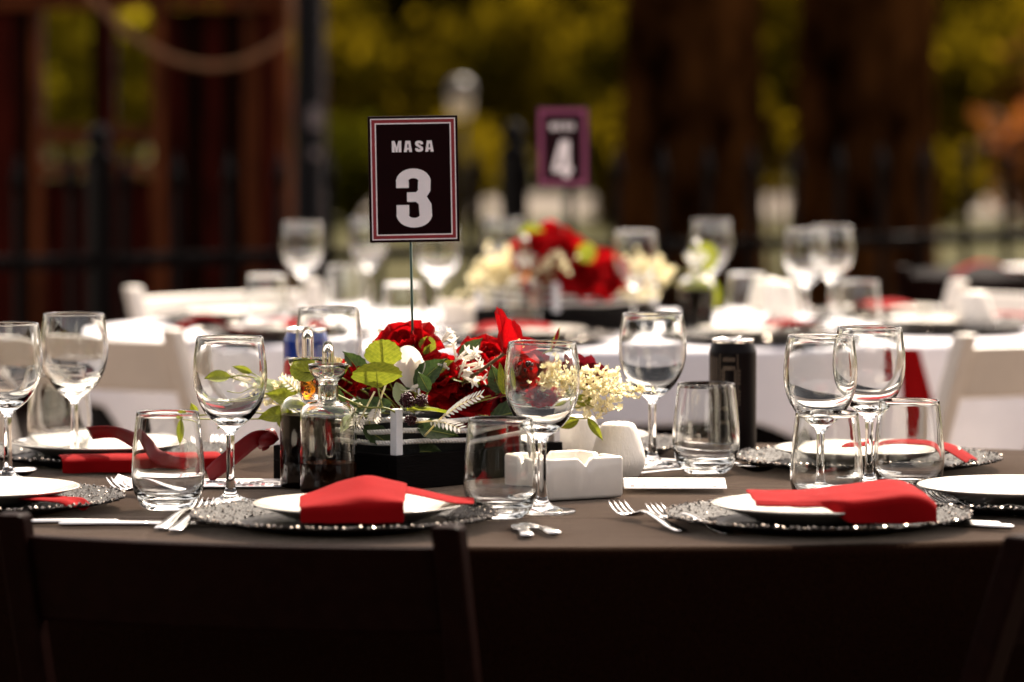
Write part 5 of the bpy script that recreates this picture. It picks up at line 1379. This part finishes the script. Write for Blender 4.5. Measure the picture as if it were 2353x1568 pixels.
for k in range(5):
    w1 = x0 + (X(604) - X(384)) / 5 - .006
    pboard("wall_plank", x0 + .001, w1, 0.03, Z(22) - .002, PD - .015 - .012 * (k % 2), PD + .015, M[('redwood', 'umberwood', 'redwood', 'umberwood', 'brownwood')[k]]); x0 = w1 + .006
x0 = X(-280)
for k in range(5):
    w1 = x0 + (X(-20) - X(-280)) / 5 - .006
    pboard("wall_plank", x0 + .001, w1, 0.03, Z(22) - .002, PD - .015 - .012 * (k % 2), PD + .015, M[('redwood', 'umberwood', 'redwood', 'umberwood', 'brownwood')[k]]); x0 = w1 + .006
for a, c, zt_ in ((384, 604, 22), (-280, -20, 22), (100, 216, 412), (268, 352, 412)):
    pboard("backing_board", X(a) + .002, X(c) - .002, 0.02, Z(zt_) - .004, PD + .0165, PD + .03, M['redwood'])
for s in range(2):  # roof above the view, put on to shade the pavilion
    b = MB(); y0, y1 = (PD - .6, PD + 1.4) if s == 0 else (PD + 1.4, PD + 3.4); z0, z1 = (2.5, 3.2) if s == 0 else (3.2, 2.5)
    b.add([(xl - ox - .4, y0 - oy, z0), (xr - ox + .4, y0 - oy, z0), (xr - ox + .4, y1 - oy, z1), (xl - ox - .4, y1 - oy, z1)], [(0, 1, 2, 3)], False)
    b.build("roof_slope", M['redwood'], pav, solid=.06)
for px in (-300, 640):
    pboard("rear_post", X(px) - .05, X(px) + .05, 0, 2.5, PD + 2.7, PD + 2.8, M['redwood'])
b = MB(); pts = []
for i in range(25):
    f = i / 24; px = lerp(205, 668, f)
    py = 152 - 165 * ((px - 492) / 287) ** 2 if px < 492 else 152 - 75 * ((px - 492) / 176) ** 2
    pts.append(W(px, py, PD - .32))
pts += [W(672, 40, PD - .32), W(668, -20, PD - .32), W(660, -260, PD - .25)]
pts = [W(120, -320, PD - .25)] + pts
b.tube(pts, .013, 10); tag(b.build("hanging_rope", M['hemp']), "thick tan rope hanging in a loop before the wooden pavilion", "rope")

# dark lamp post beside the pavilion
LPD = 14.2
lp = empty("lamp_post", (X(712, LPD), LPD, 0), 0, "tall black post between the pavilion and the trees", "post")
b = MB(); b.tube([(0, 0, 0), (0, 0, .3), (0, 0, .32), (0, 0, 3.1)], [.075, .075, .048, .045], 20); b.build("shaft", M['iron'], lp)
b = MB(); b.lathe([(.0001, 3.1), (.06, 3.1), (.12, 3.3), (.13, 3.34), (.05, 3.42), (.0001, 3.44)], 16); b.build("lantern_head", M['iron'], lp)
b = MB(); b.box((.018, -.048, Z(270, LPD)), (.035, .006, .07)); b.build("plate", M['post_glint'], lp, bevel=.002)  # pale piece added to stand for a bright reflection on the shaft
b = MB(); b.box((.018, -.048, Z(352, LPD)), (.025, .006, .03)); b.build("plate", M['post_glint'], lp, bevel=.002)  # smaller pale piece for the second reflection below

# garden lamp beyond the fence
GD = 21.0
gl = empty("garden_lamp", (X(1058, GD), GD, 0), 0, "white globe garden lamp with grey cap beyond the fence", "lamp")
b = MB(); b.tube([(0, 0, 0), (0, 0, Z(280, GD))], .018, 12); b.build("pole", M['iron'], gl)
zb, zm, zt = Z(272, GD), Z(222, GD), Z(182, GD)
b = MB(); b.lathe([(.0001, zb), (.035, zb), (.054, zb + .03), (.060, zm - .02), (.060, zm)], 20); b.build("globe", M['lampwhite'], gl)
b = MB(); b.lathe([(.063, zm), (.066, zm + .01), (.056, zt - .02), (.035, zt), (.0001, zt + .005)], 20); b.build("cap", M['lampgrey'], gl)

# ------------------------------------------------------------------ trees
def foliage(b, c, rad, n, size, rnd, flat=1.0, clumps=14):
    cl = []
    for k in range(clumps):
        v = Vector((rnd.gauss(0, 1), rnd.gauss(0, 1), rnd.gauss(0, 1))).normalized() * rnd.uniform(.35, .95)
        cl.append((Vector((c[0] + v.x * rad[0], c[1] + v.y * rad[1], c[2] + v.z * rad[2])), rnd.uniform(.22, .42)))
    for i in range(n):
        cc, cr = cl[rnd.randrange(clumps)]
        v = Vector((rnd.gauss(0, .55), rnd.gauss(0, .55), rnd.gauss(0, .5)))
        p = cc + Vector((v.x * rad[0] * cr, v.y * rad[1] * cr, v.z * rad[2] * cr))
        if p.z < 0.03: p.z = rnd.uniform(.03, .3)
        q = Quaternion((rnd.gauss(0, 1), rnd.gauss(0, 1), rnd.gauss(0, 1), rnd.gauss(0, 1))).normalized()
        s = size * rnd.uniform(.6, 1.3)
        b.add([p + q @ Vector(k) for k in ((0, 0, 0), (s * .5, s * .32, s * .06), (s, 0, 0), (s * .5, -s * .32, s * .06))], [(0, 1, 2, 3)], False)
def trunk_mesh(b, h, r0, r1, rnd, lean=(0, 0), n=28, m=22, rough=.10):
    vs_ = []; sd = rnd.random() * 50
    for i in range(m + 1):
        f = i / m; z = h * f; r = lerp(r0, r1, f ** .8) * (1 + .35 * math.exp(-f * 14))
        for k in range(n):
            a = 2 * math.pi * k / n
            rr3 = r * (1 + rough * noise.noise(Vector((math.cos(a) * 3, math.sin(a) * 3, z * 1.3 + sd))) + .05 * noise.noise(Vector((math.cos(a) * 9, math.sin(a) * 9, z * 4 + sd))))
            vs_.append((lean[0] * f * f + rr3 * math.cos(a), lean[1] * f * f + rr3 * math.sin(a), z))
    fs = [(i * n + k, i * n + (k + 1) % n, (i + 1) * n + (k + 1) % n, (i + 1) * n + k) for i in range(m) for k in range(n)]
    b.add(vs_, fs)
def tree(name, x, y, h, r0, crown, nleaf, lsize, mleaf, label, seed, lean=(0, 0), r1=None, group=None, cat="tree"):
    rnd = random.Random(seed); t = empty(name, (x, y, 0), 0, label, cat, group)
    b = MB(); trunk_mesh(b, h, r0, r1 or r0 * .55, rnd, lean); tr = b.build("trunk", M['bark'], t)
    b = MB()
    for k in range(6):
        a = k * 1.05 + rnd.random(); z = h * rnd.uniform(.72, .98)
        p0 = Vector((lean[0] * (z / h) ** 2, lean[1] * (z / h) ** 2, z)); dv = Vector((math.cos(a), math.sin(a), rnd.uniform(.5, 1.1))) * rnd.uniform(.8, 1.6) * h * .22
        q = MB(); q.tube([p0, p0 + dv * .5 + Vector((0, 0, .1)), p0 + dv], [r0 * .35, r0 * .22, r0 * .08], 8); q.build("limb", M['bark'], tr)
    b = MB(); foliage(b, (lean[0], lean[1], h + crown[2] * .55), crown, nleaf, lsize, rnd, clumps=20); b.build("crown", mleaf, t)
    return t
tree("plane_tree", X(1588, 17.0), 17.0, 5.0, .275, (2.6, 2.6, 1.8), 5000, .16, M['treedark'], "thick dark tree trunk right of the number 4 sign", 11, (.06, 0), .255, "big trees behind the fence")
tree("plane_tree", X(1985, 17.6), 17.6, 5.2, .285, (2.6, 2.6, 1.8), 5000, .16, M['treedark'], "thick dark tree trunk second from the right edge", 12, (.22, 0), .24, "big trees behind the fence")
tree("broadleaf_tree", X(-320, 24), 24.5, 3.6, .18, (2.4, 2.2, 1.9), 4200, .16, M['treeleaf'], "leafy tree behind the pavilion", 13, (0, 0), None, "big trees behind the fence")
def bush(x, y, rad, n, size, mleaf, label, seed, name="bush", group="bushes beyond the path"):
    rnd = random.Random(seed); t = empty(name, (x, y, 0), 0, label, "bush", group)
    b = MB()
    for k in range(4): 
        a = k * 1.6 + rnd.random(); b.tube([(0, 0, 0), (.2 * math.cos(a), .2 * math.sin(a), rad[2] * .5), (.5 * rad[0] * math.cos(a), .5 * rad[1] * math.sin(a), rad[2])], [.04, .03, .012], 6)
    b.build("stems", M['bark'], t)
    b = MB(); foliage(b, (0, 0, rad[2] * .95), rad, n, size, rnd, clumps=22); b.build("crown", mleaf, t)
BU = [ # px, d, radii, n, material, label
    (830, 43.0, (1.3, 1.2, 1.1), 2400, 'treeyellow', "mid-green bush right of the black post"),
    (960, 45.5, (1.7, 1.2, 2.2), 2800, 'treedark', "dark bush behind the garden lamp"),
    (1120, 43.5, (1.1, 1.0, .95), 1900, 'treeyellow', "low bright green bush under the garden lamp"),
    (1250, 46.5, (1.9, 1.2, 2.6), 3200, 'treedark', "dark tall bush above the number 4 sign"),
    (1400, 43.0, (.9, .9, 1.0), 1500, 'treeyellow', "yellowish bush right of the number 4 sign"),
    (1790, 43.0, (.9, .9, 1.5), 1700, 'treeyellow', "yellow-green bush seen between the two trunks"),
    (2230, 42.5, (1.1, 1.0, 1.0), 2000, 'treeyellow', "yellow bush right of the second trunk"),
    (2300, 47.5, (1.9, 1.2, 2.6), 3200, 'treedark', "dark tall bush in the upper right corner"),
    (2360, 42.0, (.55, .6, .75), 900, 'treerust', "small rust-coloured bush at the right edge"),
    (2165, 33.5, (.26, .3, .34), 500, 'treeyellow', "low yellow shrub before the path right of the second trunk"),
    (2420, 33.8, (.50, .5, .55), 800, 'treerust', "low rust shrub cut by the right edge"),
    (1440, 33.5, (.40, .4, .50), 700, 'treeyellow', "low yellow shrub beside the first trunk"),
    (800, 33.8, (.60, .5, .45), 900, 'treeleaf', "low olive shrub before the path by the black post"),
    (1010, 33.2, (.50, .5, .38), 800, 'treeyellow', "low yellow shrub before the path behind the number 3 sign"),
    (150, 44.0, (1.3, 1.0, 1.25), 2200, 'treelit', "yellow bush with sunlight put into its colour seen through the left window opening"),
    (310, 45.0, (1.3, 1.0, 1.5), 2200, 'treelit', "green bush seen through the right window opening"),
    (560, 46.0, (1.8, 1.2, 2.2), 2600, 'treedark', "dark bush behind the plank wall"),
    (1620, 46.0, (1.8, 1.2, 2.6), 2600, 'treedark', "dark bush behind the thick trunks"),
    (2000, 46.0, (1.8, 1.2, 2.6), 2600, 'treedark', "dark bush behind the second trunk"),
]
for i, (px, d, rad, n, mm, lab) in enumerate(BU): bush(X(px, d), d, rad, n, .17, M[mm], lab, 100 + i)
# hedge added out of view behind the camera to keep reflections dark
rnd = random.Random(78); hg = empty("hedge", (0, 0, 0), 0, "dark hedge added out of view behind the camera to darken reflections", "hedge")
def hedge_pt(u, v):
    a = math.pi * (0.90 + 1.20 * u); prof = [(0.0, (11.0, 0.0)), (0.42, (10.9, 2.9)), (0.5, (11.2, 3.2)), (0.6, (12.0, 3.2)), (0.66, (12.3, 2.9)), (1.0, (12.3, 0.0))]
    r, z = interp(prof, v); r += 0.18 * noise.noise(Vector((u * 60, v * 9, 1)))
    return (r * math.cos(a), 2.5 + r * math.sin(a), z)
b = MB(); b.grid(hedge_pt, 90, 16); b.build("body", M['hedgeleaf'], hg)
b = MB()
for k in range(5200):
    p = Vector(hedge_pt(rnd.random(), rnd.uniform(0.02, .62))); q = Quaternion((rnd.gauss(0, 1), rnd.gauss(0, 1), rnd.gauss(0, 1), rnd.gauss(0, 1))).normalized(); sz = rnd.uniform(.1, .22)
    b.add([p + q @ Vector(kk) for kk in ((0, 0, 0), (sz * .5, sz * .3, 0), (sz, 0, 0), (sz * .5, -sz * .3, 0))], [(0, 1, 2, 3)], False)
b.build("leaves", M['hedgeleaf'], hg)["kind"] = "stuff"
# leaf clusters added to stand for bright blurred spots of light
for i, (px, py, d, lab) in enumerate(((1772, 232, 19.5, "yellow leafy shoot added as a light spot between the two trunks"), (1800, 300, 19.8, "second yellow leafy shoot added as a light spot lower between the two trunks"), (1770, 420, 20.2, "yellow-green leafy shoot added as a light spot low between the two trunks"), (1395, 322, 20.0, "yellow leafy shoot added as a light spot right of the number 4 sign"), (1060, 330, 30.0, "green leafy shoot added as a light spot under the garden lamp"))):
    c = W(px, py, d); rnd = random.Random(300 + i)
    t = empty("light_spot_shoot", (c.x, c.y, 0), 0, lab, "shoot", "leafy shoots added as light spots")
    b = MB(); b.tube([(0, 0, 0), (.03, 0, c.z * .5), (0, 0, c.z + .05)], [.012, .009, .004], 6); b.build("stem", M['bark'], t)
    b = MB(); foliage(b, (0, 0, c.z), (.05, .05, .07), 26, .05, rnd, clumps=5); b.build("leaves", M['treeyellow'], t)
# far wood closing the view
rnd = random.Random(77); b = MB()
for k in range(34):
    x = -30 + 60 * k / 33 + rnd.uniform(-.6, .6); y = 56 + rnd.uniform(-3, 5)
    foliage(b, (x, y, 3.2), (2.2, 1.8, 3.4), 900, .34, rnd, clumps=9)
o = b.build("woodland", M['treedark']); o["kind"] = "stuff"; tag(o, "dark far wood closing the view behind the bushes", "woodland")
b = MB(); b.grid(lambda u, v: (-70 + 140 * u, 64 + 16 * v + 2 * math.sin(u * 30), .0 + 9 * math.sin(v * 1.57) * (0.9 + .1 * math.sin(u * 40))), 60, 6)
o = b.build("hillside", M['treedark']); o["kind"] = "structure"
